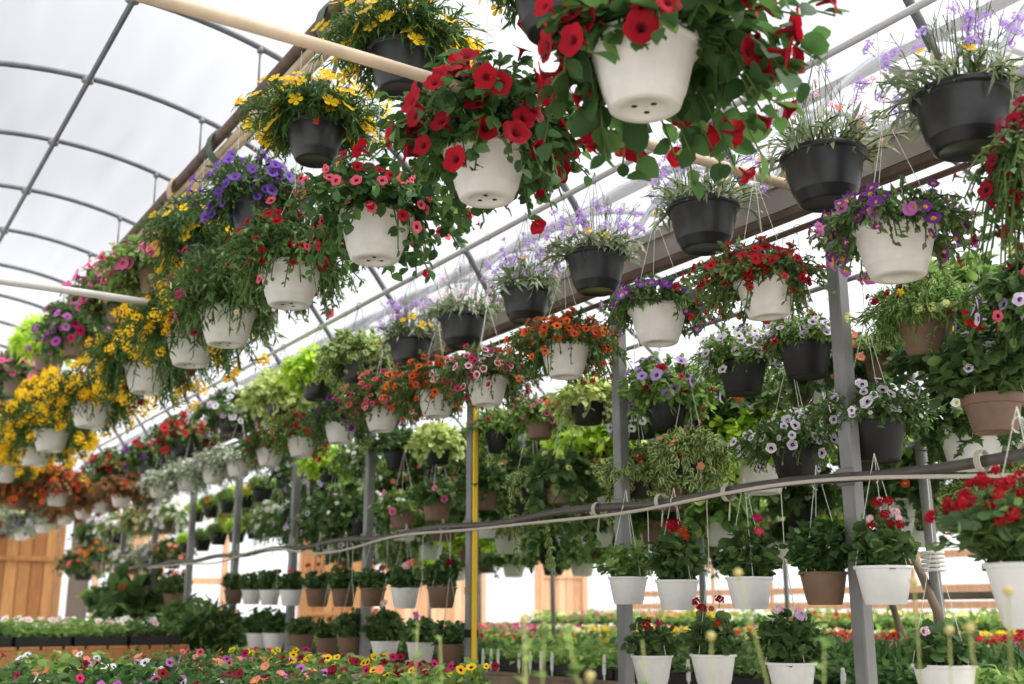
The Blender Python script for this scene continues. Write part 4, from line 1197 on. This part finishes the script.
# the low rail on the posts, in lengths that sag, with a pale hose tied alongside
b = MB()
ys = np.linspace(1.4, 14.8, 60)
b.tube([(XP - .06, y, 1.805 + .012 * math.sin((y - 2.94) / 1.47 * 2 * PI)) for y in ys], .02, 10)
o = link('low_rail', b.mesh('low_rail', [plain('dark_pipe', (92, 86, 80), .5, .3, noise=.2)]))
tag(o, 'dark pipe fixed across the posts at eye height, geraniums hang from it', 'pipe')
b = MB()
ys = np.linspace(1.4, 13, 120)
b.tube([(XP - .1 - .01 * math.sin(y * 4), y, 1.80 - .03 + .05 * math.sin(y * 2.1 + .9) * (.55 + .45 * math.sin(y * .9))) for y in ys], .008, 8)
o = link('irrigation_hose', b.mesh('irrigation_hose', [HOSE]))
tag(o, 'pale hose snaking along the dark pipe', 'hose')
for k, px in enumerate((742, 674, 610, 1002)):
    y = atX(px, 505, XP)[1]
    b = MB()
    for q in range(3):
        b.tube([(XP - .07 + .034 * math.cos(t), y + q * .009, 1.80 + .036 * math.sin(t)) for t in np.linspace(0, 2 * PI, 11)], .004, 5, 0, False)
    b.tube([(XP - .07, y, 1.76), (XP - .08, y, 1.68)], .004, 5)
    to = link('cord_tie', b.mesh('cord_tie', [HOSE]), o)

# posts
PY = (2.94, 4.40, 5.89, 7.38, 8.83, 10.3, 11.75, 13.2, 14.7)
PLAB = ('wide grey square steel post beside the white pot of tall red and white geranium', 'grey steel post behind the white pot of green geraniums', 'grey taped steel post with the yellow strip', 'thin grey post between brown geranium pots',
        'grey post before the white pane, left of the wooden boards', 'grey post below the little black pots', 'thin grey post near the small brown pot at the end wall', 'last but one grey post toward the gate', 'last grey post toward the gate')
for k, y in enumerate(PY):
    root = empty('support_post', (XP, y, 0))
    tag(root, PLAB[k], 'post', 'steel posts under the gutter')
    b = MB()
    b.box((0, 0, 1.5), (.062, .062, 3.0), bev=.006)
    link('shaft', b.mesh('shaft', [STEEL], False), root)
    b = MB()
    b.box((-.034, 0, 1.81), (.02, .09, .07), bev=.006)
    link('rail_bracket', b.mesh('rail_bracket', [STEEL], False), root)
    b = MB()
    b.box((0, 0, .012), (.16, .16, .024), bev=.006)
    link('base_plate', b.mesh('base_plate', [STEEL], False), root)
    if k == 2:
        for z in (1.42, 1.17, 1.02, .8):
            b = MB()
            b.box((0, 0, z), (.07, .07, .06), bev=.01)
            link('tape_band', b.mesh('tape_band', [DARK if z == 1.17 else GREYWOOD], False), root)
b = MB()
b.box((XP - .01, 5.89 - .05, 1.35), (.03, .018, 2.7), bev=.003)
tag(link('yellow_strip', b.mesh('yellow_strip', [YELLOW], False)), 'long yellow wooden strip taped upright to a grey post', 'strip')

# posts of the further bay and the slanting pole
for k, (px, X) in enumerate(((703, 5.6), (553, 6.4), (787, 8.12), (430, 8.12), (480, 8.12))):
    p = atX(px, 600, X)
    b = MB()
    b.tube([(p[0], p[1], 0), (p[0], p[1], 2.95)], .024, 10)
    b.box((p[0], p[1], .01), (.14, .14, .02), bev=.004)
    tag(link('round_post', b.mesh('round_post', [STEEL])), ('thin round post between the white geranium pots', 'thin pale round post before the pink boards', 'round post seen behind the brown geranium pot', 'round post of the far gutter before the boards', 'round post of the far gutter before the white pane')[k], 'post')
p0, p1 = atX(924, 478, 4.6), atX(944, 660, 4.6)
b = MB()
b.tube([p0 + (p0 - p1) * .9, p0, p1, p1 + (p1 - p0) * .7], .028, 10)
tag(link('slanting_pole', b.mesh('slanting_pole', [STEEL])), 'slanting grey pipe behind the low white pot nearest the picture edge', 'pole')
q0, q1 = atX(905, 535, 4.7), atX(943, 625, 4.5)
b = MB()
b.tube([q0, q1], .022, 8)
tag(link('brace_pole', b.mesh('brace_pole', [GREYWOOD])), 'grey brown brace crossing the slanting pipe', 'pole')
b = MB()
cl = atX(934, 570, 4.55)
for q in range(5):
    b.tube([(cl[0] + .05 * math.cos(t), cl[1] + .05 * math.sin(t), cl[2] + q * .02) for t in np.linspace(0, 2 * PI, 11)], .008, 5, 0, False)
tag(link('cord_binding', b.mesh('cord_binding', [WIRE_W])), 'pale cord binding where pole and brace cross', 'rope')

# plank seat and trestle seen behind the low pots
p0, p1 = atX(850, 592, 7.05), atX(1010, 592, 7.05)
c = (p0 + p1) / 2
b = MB()
b.box((7.05, 4.6, c[2] - .03), (.3, 2.6, .05), bev=.006)
ro = link('plank_shelf', b.mesh('plank_shelf', [GREYWOOD], False))
tag(ro, 'weathered plank shelf on crossed legs, seen behind the red geraniums', 'shelf')
for yy in (3.7, 5.5):
    for sgn in (-1, 1):
        b = MB()
        zt = c[2] - .06
        b.tube([(7.05 + .12 * sgn, yy + .3 * sgn, 0), (7.05 - .1 * sgn, yy - .3 * sgn, zt)], .028, 6)
        link('leg', b.mesh('leg', [GREYWOOD], False), ro)


# ------------------------------------------------------------------ end wall and side wall
def on_end(x0, x1, y0, y1):
    a, c = atY(x0, y1, YE), atY(x1, y0, YE)
    return a[0], c[0], a[2], c[2]


def boards(name, X0, X1, z0, z1, mats, w=.14, rails=(), y=YE - .06, frame=True):
    b = MB()
    n = max(2, int((X1 - X0) / w))
    ww = (X1 - X0) / n
    for k in range(n):
        j = rng.uniform(-.006, .006)
        b.box((X0 + ww * (k + .5), y + j, (z0 + z1) / 2 + rng.uniform(-.02, .02)), (ww * .94, .022, z1 - z0), m=k % len(mats), bev=.004)
    b.box(((X0 + X1) / 2, y + .03, (z0 + z1) / 2), (X1 - X0, .02, z1 - z0 - .06), m=1)
    o = struct(link(name, b.mesh(name, mats, False)))
    b = MB()
    for z in rails:
        b.box(((X0 + X1) / 2, y - .035, z), (X1 - X0, .04, .09), bev=.005)
    if frame:
        b.box((X0 - .05, y - .03, (z0 + z1) / 2), (.1, .07, z1 - z0 + .1), bev=.006)
        b.box((X1 + .05, y - .03, (z0 + z1) / 2), (.1, .07, z1 - z0 + .1), bev=.006)
        b.box(((X0 + X1) / 2, y - .03, z1 + .05), (X1 - X0 + .2, .07, .1), bev=.006)
    if b.V:
        link('door_rail' if name.startswith('door') else 'board_rail', b.mesh('rail', [mats[0]], False), o)['kind'] = 'structure'
    return o


BD = [BOARD, plain('cedar_board_b', (150, 100, 56), .75, noise=.25, scale=5, stretch=(8, 8, .6)), plain('cedar_board_c', (180, 130, 78), .75, noise=.2, scale=5, stretch=(8, 8, .6))]
BP = [BOARD2, plain('pink_cedar_b', (210, 160, 118), .75, noise=.25, scale=5, stretch=(8, 8, .6)), plain('pink_cedar_c', (230, 190, 152), .75, noise=.2, scale=5, stretch=(8, 8, .6))]
x0, x1, z0, z1 = on_end(-30, 61, 516, 622)
boards('door_1', x0, x1, z0, z1, BD, .2, (on_end(0, 1, 500, 558)[2], z0 + .04))
b = MB()
b.box(((x0 + x1) / 2, YE - .05, z0 / 2), (x1 - x0 + .2, .08, z0 - .02), bev=.01)
struct(link('trim_1', b.mesh('trim_1', [GREYWOOD], False)))
ZTOP = 3.0
x0w, x1w, z0w, z1w = on_end(302, 372, 470, 622)
boards('wall_end', x0w, x1w, .5, 3.5, BD, .2, (on_end(0, 1, 500, 570)[2], on_end(0, 1, 500, 614)[2]))
x0v, x1v, _, _ = on_end(384, 478, 470, 622)
boards('wall_end_pink', x0v, x1v, .5, 3.5, BP, .2, (2.2,))
x0u, x1u, _, _ = on_end(541, 578, 470, 622)
boards('wall_end_narrow', x0u, x1u, .3, 3.5, BP, .2, (on_end(0, 1, 500, 565)[2],))
x0d, x1d, _, _ = on_end(64, 96, 500, 622)
b = MB()
b.box(((x0d + x1d) / 2, YE - .02, 1.55), (x1d - x0d, .03, 3.1), bev=.004)
struct(link('door_2', b.mesh('door_2', [plain('netting', (110, 98, 88), .9, noise=.3, scale=60)], False)))
x0t, x1t, z0t, z1t = on_end(112, 156, 520, 604)
boards('wall_end_low', x0t, x1t, .3, z1t, BP, .2, ())
# film panes between wooden studs
b = MB()
b.add([(-1.3, YE, 0), (17.46, YE, 0), (17.46, YE, 4.6), (-1.3, YE, 4.6)], [(0, 1, 2, 3)])
struct(link('window_1', b.mesh('window_1', [FILM], False)))
b = MB()
for px in (93, 158, 222, 299, 482, 536, 584):
    x = atY(px, 600, YE)[0]
    b.box((x, YE - .06, 1.6), (.12, .08, 3.2), bev=.01)
xa, xb = atY(158, 600, YE)[0], atY(222, 600, YE)[0]
b.box(((xa + xb) / 2, YE - .05, on_end(0, 1, 500, 578)[2]), (xb - xa, .05, .13), bev=.01)
b.box((8.1, YE - .03, 3.3), (18.6, .04, .1), bev=.01)
struct(link('trim_2', b.mesh('trim_2', [BOARD2], False)))
XS = 17.46
b = MB()
b.add([(XS, YS, 0), (XS, YE, 0), (XS, YE, 3.1), (XS, YS, 3.1)], [(0, 1, 2, 3)])
struct(link('window_2', b.mesh('window_2', [FILM], False)))
b = MB()
for z in (atX(740, 606, XS)[2], atX(960, 588, XS)[2], 2.3, .4):
    b.box((XS - .05, 10, z), (.05, 25, .14), bev=.01)
for y in np.arange(1, 22, 1.8):
    b.box((XS - .03, y, 1.5), (.05, .1, 3), bev=.01)
struct(link('trim_3', b.mesh('trim_3', [BOARD2], False)))


# ------------------------------------------------------------------ benches and bedding plants
def bench(name, X0, X1, Y0, Y1, z, label, mt=GREYWOOD):
    root = empty(name, ((X0 + X1) / 2, (Y0 + Y1) / 2, 0))
    tag(root, label, 'bench')
    b = MB()
    n = max(3, int((X1 - X0) / .16))
    w = (X1 - X0) / n
    for k in range(n):
        b.box((-(X1 - X0) / 2 + w * (k + .5), 0, z - .015), (w * .88, Y1 - Y0, .03), bev=.004)
    link('bench_top', b.mesh('bench_top', [mt], False), root)
    for sx in (-1, 1):
        b = MB()
        b.box((sx * ((X1 - X0) / 2 - .02), 0, z - .09), (.04, Y1 - Y0, .12), bev=.005)
        link('side_board', b.mesh('side_board', [mt], False), root)
        b = MB()
        b.box((0, sx * ((Y1 - Y0) / 2 - .02), z - .09), (X1 - X0 - .082, .04, .12), bev=.005)
        link('side_board', b.mesh('side_board', [mt], False), root)
    for sx in (-1, 1):
        for sy in np.linspace(-1, 1, max(2, int((Y1 - Y0) / 2.2) + 1)):
            b = MB()
            b.box((sx * ((X1 - X0) / 2 - .09), sy * ((Y1 - Y0) / 2 - .09), (z - .15) / 2), (.08, .08, z - .15), bev=.006)
            link('leg', b.mesh('leg', [mt], False), root)
    return root


def tray(x0, x1, y0, y1, z, ht, leaf, cols, label, n=90, fr=.022, group='bedding trays', tpl='simple', dens=1.0, kind='tlo', lsize=.055, near=False, stand=0):
    """a black tray of bedding plants: tray, foliage, blossoms"""
    cx, cy, lx, ly = (x0 + x1) / 2, (y0 + y1) / 2, x1 - x0, y1 - y0
    root = empty('bedding_tray', (cx, cy, z))
    tag(root, label, 'plant tray', group)
    b = MB()
    t = .012
    b.box((0, 0, .006), (lx, ly, .012))
    for sx in (-1, 1):
        b.box((sx * (lx / 2 - t / 2), 0, .04), (t, ly, .07), bev=.003)
        b.box((0, sx * (ly / 2 - t / 2), .04), (lx - 2 * t, t, .07), bev=.003)
    b.box((0, 0, .04), (lx - 2 * t, ly - 2 * t, .05), m=1)
    link('tray', b.mesh('tray', [BLACKTRAY, SOIL], False), root)
    r = np.random.default_rng(int(abs(x0 * 977 + y0 * 131 + z * 31) * 100) % 99991)
    N = int(lx * ly * 2600 * dens * (.055 / lsize) ** 1.6)
    # plants stand on a grid, each a small dome
    g = .15
    nx, ny = max(1, int(lx / g)), max(1, int(ly / g))
    ix, iy = r.integers(0, nx, N), r.integers(0, ny, N)
    hh = ht * (1 + .35 * np.sin(ix * 12.9 + iy * 78.2))
    a, q = r.uniform(0, 2 * PI, N), r.random(N) ** .6 * g * .72
    P = np.stack([-lx / 2 + (ix + .5) * lx / nx + q * np.cos(a), -ly / 2 + (iy + .5) * ly / ny + q * np.sin(a), .07 + hh * (1 - (q / (g * .85)) ** 2) * r.uniform(.35, 1.0, N)], -1)
    rnd = r.normal(0, 1, (N, 3))
    D = rnd * [1, 1, .6] + np.stack([np.cos(a), np.sin(a), np.full(N, .35)], -1) * .8
    if tpl == 'narrow':
        D = rnd * .35 + [0, 0, 1.0]
    Nn = np.array([0, 0, 1.0]) + r.normal(0, .45, (N, 3))
    V, l, tt, m = scatter(TEMPL[tpl], P, D, Nn, lsize * r.uniform(.6, 1.2, N))
    o = link('foliage', mesh_from('foliage', V, l, tt, [LEAF[leaf]], np.zeros(len(tt))), root)
    o['kind'] = 'stuff'
    if cols:
        parts, mats = [], []
        pick = r.permutation(N)
        k0 = 0
        for ci, (c, th, share) in enumerate(cols):
            k = int(n * share * lx * ly / .5)
            idx = pick[k0:k0 + k]
            k0 += k
            pts = P[idx] * [1.02, 1.02, 1] + [0, 0, .0]
            pts[:, 2] = np.maximum(pts[:, 2], .07 + hh[idx] * .8) + .02
            out = np.stack([np.cos(a[idx]), np.sin(a[idx]), np.full(len(idx), 1.0)], -1) * [.7, .7, 1] + r.normal(0, .35, (len(idx), 3)) + np.array([-.35, -.45, 0])
            V, l, tt, m = scatter(FLOW[kind], pts, perp(out), out / np.linalg.norm(out, axis=1)[:, None], fr * r.uniform(.75, 1.2, len(idx)))
            # scatter lays y along D and z near N: the face looks along N
            parts.append((V, l, tt, m + len(mats)))
            mats += [PET[c], STEM if kind in ('umbel', 'ball') else THROAT[th]]
        V, l, tt, m = join(parts)
        o = link('blossoms', mesh_from('blossoms', V, l, tt, mats, m), root)
        o['kind'] = 'stuff'
    return root


# bench along the posts, black tray fronts facing the aisle
BZ = .86
bench('plant_bench', 4.5, 6.7, 2.6, 15.0, BZ, 'long bench behind the posts, crowded with bedding trays')
colset = [[('yellow', 'brown', 1)], [('orange', 'brown', .6), ('rust', 'brown', .4)], [('paleyellow', 'yellow', 1)], [], [('magenta', 'dark', .5), ('pink', 'dark', .5)], [('white', 'yellow', 1)], [('red', 'dark', 1)], [], [('salmon', 'yellow', 1)], [('violet', 'purple', .6), ('white', 'yellow', .4)]]
cname = ['yellow blooms', 'orange and rust blooms', 'pale yellow blooms', 'plain green seedlings', 'magenta and pink blooms', 'white blooms', 'red blooms', 'leafy green plants', 'salmon blooms', 'violet and white blooms']
rowname = ['aisle side', 'middle', 'far side']
for i in range(3):
    for j in range(15):
        y0 = 2.68 + j * .815
        xa = 4.54 + i * .72
        px, py = proj((xa + .35, y0 + .4, BZ + .1))
        c = (i * 4 + j * 3 + (j // 4)) % 10
        fo = None
        if i == 0:
            c = 3 if j % 3 else 7
            if j > 8:
                c = (2, 0, 3, 7, 4, 3)[j - 9]
        if i == 2 and 0 <= j <= 1:
            c = 6
        if i == 1 and j in (0, 1, 2):
            c = 3
        lf = ('fresh', 'green', 'deep', 'fresh', 'green')[(i + j * 2) % 5]
        tray(xa, xa + .7, y0, y0 + .79, BZ, .11 if i == 0 else .13, 'deep' if i == 1 and j < 3 else lf, colset[c], 'tray of %s, %s from near on the long bench, %s' % (cname[c], ORD[j], rowname[i]), n=26, fr=.024,
             group='trays on the bench behind the posts', tpl='narrow' if (i == 1 and j < 3) else 'simple', lsize=.15 if (i == 1 and j < 3) else .07)
# white name labels standing along the tray fronts
for k, px in enumerate((483, 491, 498, 519, 530, 541, 552, 604, 688, 842)):
    p = atX(px, 660, 4.53)
    b = MB()
    b.box((4.53, p[1], BZ + .085), (.006, .036, .1), bev=.002)
    b.box((4.53, p[1], BZ + .145), (.006, .024, .03), bev=.002)
    b.box((4.53, p[1], BZ + .04), (.005, .014, .08), bev=.001)
    tag(link('plant_label', b.mesh('plant_label', [WHITETAG], False)), 'white plastic label in the tray fronts, %s from the yellow strip' % ORD[k], 'plant label', 'white labels along the tray fronts')

# two benches further back
bench('plant_bench', 7.4, 9.6, 4.0, 15.5, .88, 'far bench of bright bedding flowers under the side wall')
seq = [6, 6, 6, 1, 0, 0, 2, 4, 4, 8, 2, 5]
for i in range(2):
    for j in range(11):
        y0 = 4.1 + j * 1.03
        xa = 7.45 + i * 1.07
        c = seq[(j + i * 3) % 12]
        tray(xa, xa + 1.03, y0, y0 + 1.0, .88, .13, 'fresh' if (i + j) % 2 else 'green', colset[c], 'far bench tray of %s, %s from near, %s' % (cname[c], ORD[j], ('near side', 'far side')[i]), n=70 if c == 6 else 38, fr=.034, group='wide trays on the far bench', lsize=.085)
bench('plant_bench', 10.0, 12.2, 5.0, 15.5, 1.05, 'last bench against the side wall, yellow and orange in flower')
seq = [0, 0, 2, 1, 5, 0, 8, 4, 2]
for j in range(9):
    y0 = 5.1 + j * 1.15
    c = seq[j]
    tray(10.05, 12.1, y0, y0 + 1.12, 1.05, .13, 'fresh', colset[c], 'wide tray of %s, %s from the near end of the last bench' % (cname[c], ORD[j]), n=30, fr=.038, group='wide trays on the last bench', lsize=.1)

# bench with wooden front, back of the aisle
pa, pb = atY(30, 655, 9.6), atY(190, 655, 9.6)
zb = pa[2]
bench('plant_bench', pa[0] - .6, pb[0], 9.6, 11.2, pa[2] + .06, 'low wooden fronted bench before the gate', BOARD)
for k in range(4):
    w_ = (pb[0] - pa[0] + .5) / 4
    xa = pa[0] - .55 + k * w_
    tray(xa, xa + w_ - .03, 9.62, 11.1, pa[2] + .06, .11, ('green', 'fresh', 'fresh', 'green')[k], [('palepink', 'yellow', .6), ('white', 'yellow', .4)], 'tray of low green plants with pale flowers, %s on the wooden fronted bench' % ORD[k], n=16, fr=.035, group='trays on the wooden fronted bench', lsize=.06)
# shelf and shrub at the end wall
px0, px1 = atY(92, 622, 14.6), atY(190, 622, 14.6)
b = MB()
b.box(((px0[0] + px1[0]) / 2, 14.6, px0[2] - .03), (px1[0] - px0[0], .5, .06), bev=.008)
so = link('end_shelf', b.mesh('end_shelf', [BOARD2], False))
tag(so, 'wooden shelf of pots at the end of the aisle', 'shelf')
for sx in (.1, .9):
    b = MB()
    b.box((px0[0] + (px1[0] - px0[0]) * sx, 14.6, (px0[2] - .06) / 2), (.08, .4, px0[2] - .06), bev=.008)
    link('leg', b.mesh('leg', [BOARD2], False), so)


def shrub(px, py, X, rad, ht, typ, leaf, label, seed, fl=(), sw=1.0):
    p = atX(px, py, X)
    root = empty('bushy_plant', (p[0], p[1], 0), (0, 0, 0), 1)
    tag(root, label, 'plant', None)
    b = MB()
    pr = rad * .55
    zb_ = p[2]
    b.lathe([(0, 0.01), (pr * .6, .01), (pr * .7, 0), (pr, zb_ * .96), (pr * 1.05, zb_), (pr * .95, zb_), (pr * .9, zb_ * .95), (0, zb_ * .95)], 28)
    link('pot', b.mesh('pot', [BLACKTRAY]), root)
    fm, P = foliage(seed, typ, ht / rad, sw, .5, 1.2, 1.0, leaf=leaf)
    fo = link('foliage', fm, root)
    fo.location = (0, 0, zb_)
    fo.scale = (rad, rad, rad)
    r = np.random.default_rng(seed)
    for kind, col, th, n, fr in fl:
        pts, N = flower_spots(r, P, n, .5, .8, fr)
        V, l, t, m = scatter(FLOW[kind], pts, perp(N), N, np.full(n, fr))
        bo = link('blossoms', mesh_from('blossoms', V, l, t, [PET[col], STEM if kind in ('umbel', 'ball') else THROAT[th]], m), root)
        bo['kind'] = 'stuff'
        bo.location = (0, 0, zb_)
        bo.scale = (rad, rad, rad)


shrub(207, 655, 3.2, .24, .34, 'grassy', 'green', 'dark green strappy plant at the end of the lowest pots', 11, (), 1.3)
shrub(188, 640, 3.3, .26, .3, 'leafy', 'green', 'bushy dark plant just behind the strappy one', 13, (), 1.3)
shrub(140, 616, 3.4, .36, .42, 'leafy', 'green', 'shrub with orange flowers on the end shelf', 12, (('umbel', 'rust', 'yellow', 9, .16),), 1.2)

# bench of petunias and calibrachoa nearest the camera
bench('plant_bench', .35, 2.55, 4.05, 6.4, .84, 'near bench of mixed petunias in the bottom corner')
near = (('white and violet', [('white', 'dark', .3), ('magenta', 'dark', .3), ('pink', 'dark', .2)]), ('violet eyed', [('orchid', 'dark', .5), ('white', 'purple', .3), ('darkred', 'dark', .3)]),
        ('mauve striped', [('orchid', 'dark', .5), ('darkred', 'dark', .4), ('salmon', 'yellow', .3)]), ('crimson and yellow', [('darkred', 'dark', .9), ('yellow', 'brown', .8), ('magenta', 'dark', .4)]),
        ('wine and green', [('darkred', 'dark', .4), ('magenta', 'dark', .3)]), ('pale and white', [('white', 'purple', .4), ('salmon', 'yellow', .3)]), ('rose and salmon', [('rose', 'dark', .5), ('salmon', 'yellow', .5)]), ('magenta and golden', [('magenta', 'dark', .8), ('yellow', 'brown', .7)]))
for k, (nm, cols) in enumerate(near):
    i, j = k % 4, k // 4
    xa, ya = .38 + i * .54, 4.08 + j * 1.15
    tray(xa, xa + .52, ya, ya + 1.12, .84, .15, ('green', 'deep', 'green', 'fresh')[i] if j == 0 else ('green', 'fresh')[i % 2], cols, 'tray of %s petunias on the near bench, %s row' % (nm, ('front', 'back')[j]), n=34, fr=.021, group='petunia trays on the near bench', kind='trumpet', tpl='ovate', lsize=.042, dens=1.5)

# ------------------------------------------------------------------ tall weeds close to the camera, out of focus
def weed(px, py, dist, label, bud=True, leaves=0, rng_seed=0):
    r = np.random.default_rng(rng_seed)
    d = ray(px, py)
    p = d * (dist / (d @ CF)) + EYEV
    root = empty('wild_stem', (p[0], p[1], 0))
    tag(root, label, 'weed', 'tall weeds close to the camera')
    b = MB()
    bend = r.normal(0, .03, 2)
    zs = np.linspace(0, p[2], 9)
    pts = [(bend[0] * math.sin(z / p[2] * PI), bend[1] * math.sin(z / p[2] * PI), z) for z in zs]
    b.tube(pts, np.linspace(.003, .0015, 9), 6)
    link('stem', b.mesh('stem', [DRYSTEM]), root)
    if bud:
        b = MB()
        rr = .0078
        b.lathe([(0, -rr), (rr * .5, -rr * .9), (rr * .9, -rr * .4), (rr, 0), (rr * .85, rr * .5), (rr * .5, rr * .85), (0, rr)], 14)
        o = link('seed_head', b.mesh('seed_head', [plain('seed_head', (190, 176, 112), .9, noise=.3, scale=200)]), root)
        o.location = pts[-1]
    if leaves:
        t = r.uniform(.72, 1.0, leaves)
        P = np.stack([np.interp(t, np.linspace(0, 1, 9), [q[c] for q in pts]) for c in range(3)], -1)
        a = r.uniform(0, 2 * PI, leaves)
        D = np.stack([np.cos(a), np.sin(a), np.full(leaves, .8)], -1)
        V, l, tt, m = scatter(OVATE, P, D, np.tile([0, 0, 1.0], (leaves, 1)), r.uniform(.014, .03, leaves))
        link('foliage', mesh_from('foliage', V, l, tt, [LEAF['fresh']], m), root)


for k, (px, py, dist, bud, lv) in enumerate(((738, 573, 1.9, 1, 0), (711, 636, 1.9, 1, 0), (524, 619, 1.8, 1, 0), (1008, 591, 1.7, 1, 0), (914, 582, 2.0, 1, 0), (970, 628, 1.7, 1, 0), (949, 630, 1.9, 1, 0), (590, 676, 1.7, 1, 0),
                                             (418, 622, 2.2, 0, 26), (545, 606, 1.9, 0, 22), (566, 630, 1.8, 0, 22), (642, 640, 2.0, 0, 16), (528, 640, 2.0, 0, 16), (824, 640, 1.9, 0, 14), (440, 640, 2.2, 0, 20))):
    weed(px, py, dist, '%s, %s' % ('tan seed head on a thin stem' if bud else 'pale green leafy weed', ('in front of the magenta geranium', 'before the low pot of red heads', 'left of the round post before the pink boards', 'in front of the large white crimson pot', 'beside the white pot of red and white geranium',
               'above the low white pot at the edge', 'close beside its twin above the low white pot', 'in front of the tray fronts', 'below the second pot left of the yellow strip', 'tallest in front of the bench', 'leaning before the low pot with one red head', 'at the foot of the second post', 'among the white labels', 'at the foot of the steel post', 'close to the brown pot by the yellow strip')[k]), 'weed' if False else bud, lv, k + 3)

# ------------------------------------------------------------------ daylight
w = bpy.data.worlds.new('sky')
S.world = w
w.use_nodes = True
n = w.node_tree
n.nodes.clear()
out = n.nodes.new('ShaderNodeOutputWorld')
bg = n.nodes.new('ShaderNodeBackground')
tc = n.nodes.new('ShaderNodeTexCoord')
dot = n.nodes.new('ShaderNodeVectorMath')
dot.operation = 'DOT_PRODUCT'
sd = Vector((.45, -.3, .85)).normalized()      # where the veiled sun stands
dot.inputs[1].default_value = sd
n.links.new(tc.outputs['Generated'], dot.inputs[0])
rp = n.nodes.new('ShaderNodeValToRGB')
rp.color_ramp.interpolation = 'EASE'
e = rp.color_ramp.elements
e[0].position, e[0].color = .0, (.12, .124, .135, 1)
e[1].position, e[1].color = 1.0, (1, .99, .98, 1)
k = e.new(.5)
k.color = (.31, .315, .325, 1)
n.links.new(dot.outputs['Value'], rp.inputs[0])
ns = n.nodes.new('ShaderNodeTexNoise')
ns.inputs['Scale'].default_value = 2.0
ns.inputs['Detail'].default_value = 3
n.links.new(tc.outputs['Generated'], ns.inputs['Vector'])
mr = n.nodes.new('ShaderNodeMapRange')
mr.inputs[3].default_value = .92 * 3.3
mr.inputs[4].default_value = 1.08 * 3.3
n.links.new(ns.outputs['Fac'], mr.inputs[0])
sep = n.nodes.new('ShaderNodeSeparateXYZ')
n.links.new(tc.outputs['Generated'], sep.inputs[0])
hz_ = n.nodes.new('ShaderNodeMapRange')
hz_.interpolation_type = 'SMOOTHSTEP'
hz_.inputs[1].default_value = .42
hz_.inputs[2].default_value = .05
n.links.new(sep.outputs[2], hz_.inputs[0])
mh = n.nodes.new('ShaderNodeMix')
mh.data_type = 'RGBA'
mh.inputs[7].default_value = (.40, .40, .405, 1)       # milky bright horizon
n.links.new(hz_.outputs[0], mh.inputs[0])
n.links.new(rp.outputs[0], mh.inputs[6])
n.links.new(mh.outputs[2], bg.inputs[0])
n.links.new(mr.outputs[0], bg.inputs[1])
n.links.new(bg.outputs[0], out.inputs[0])
sun = bpy.data.lights.new('sun', 'SUN')
sun.energy = 3.6
sun.angle = math.radians(40)
sun.color = (1, .98, .95)
so = bpy.data.objects.new('sun', sun)
COL.objects.link(so)
so.rotation_mode = 'QUATERNION'
so.rotation_quaternion = sd.to_track_quat('Z', 'Y')
S.cycles.max_bounces = 10
S.cycles.transparent_max_bounces = 12
S.cycles.transmission_bounces = 6
S.cycles.diffuse_bounces = 4
S.cycles.caustics_reflective = False
S.cycles.caustics_refractive = False
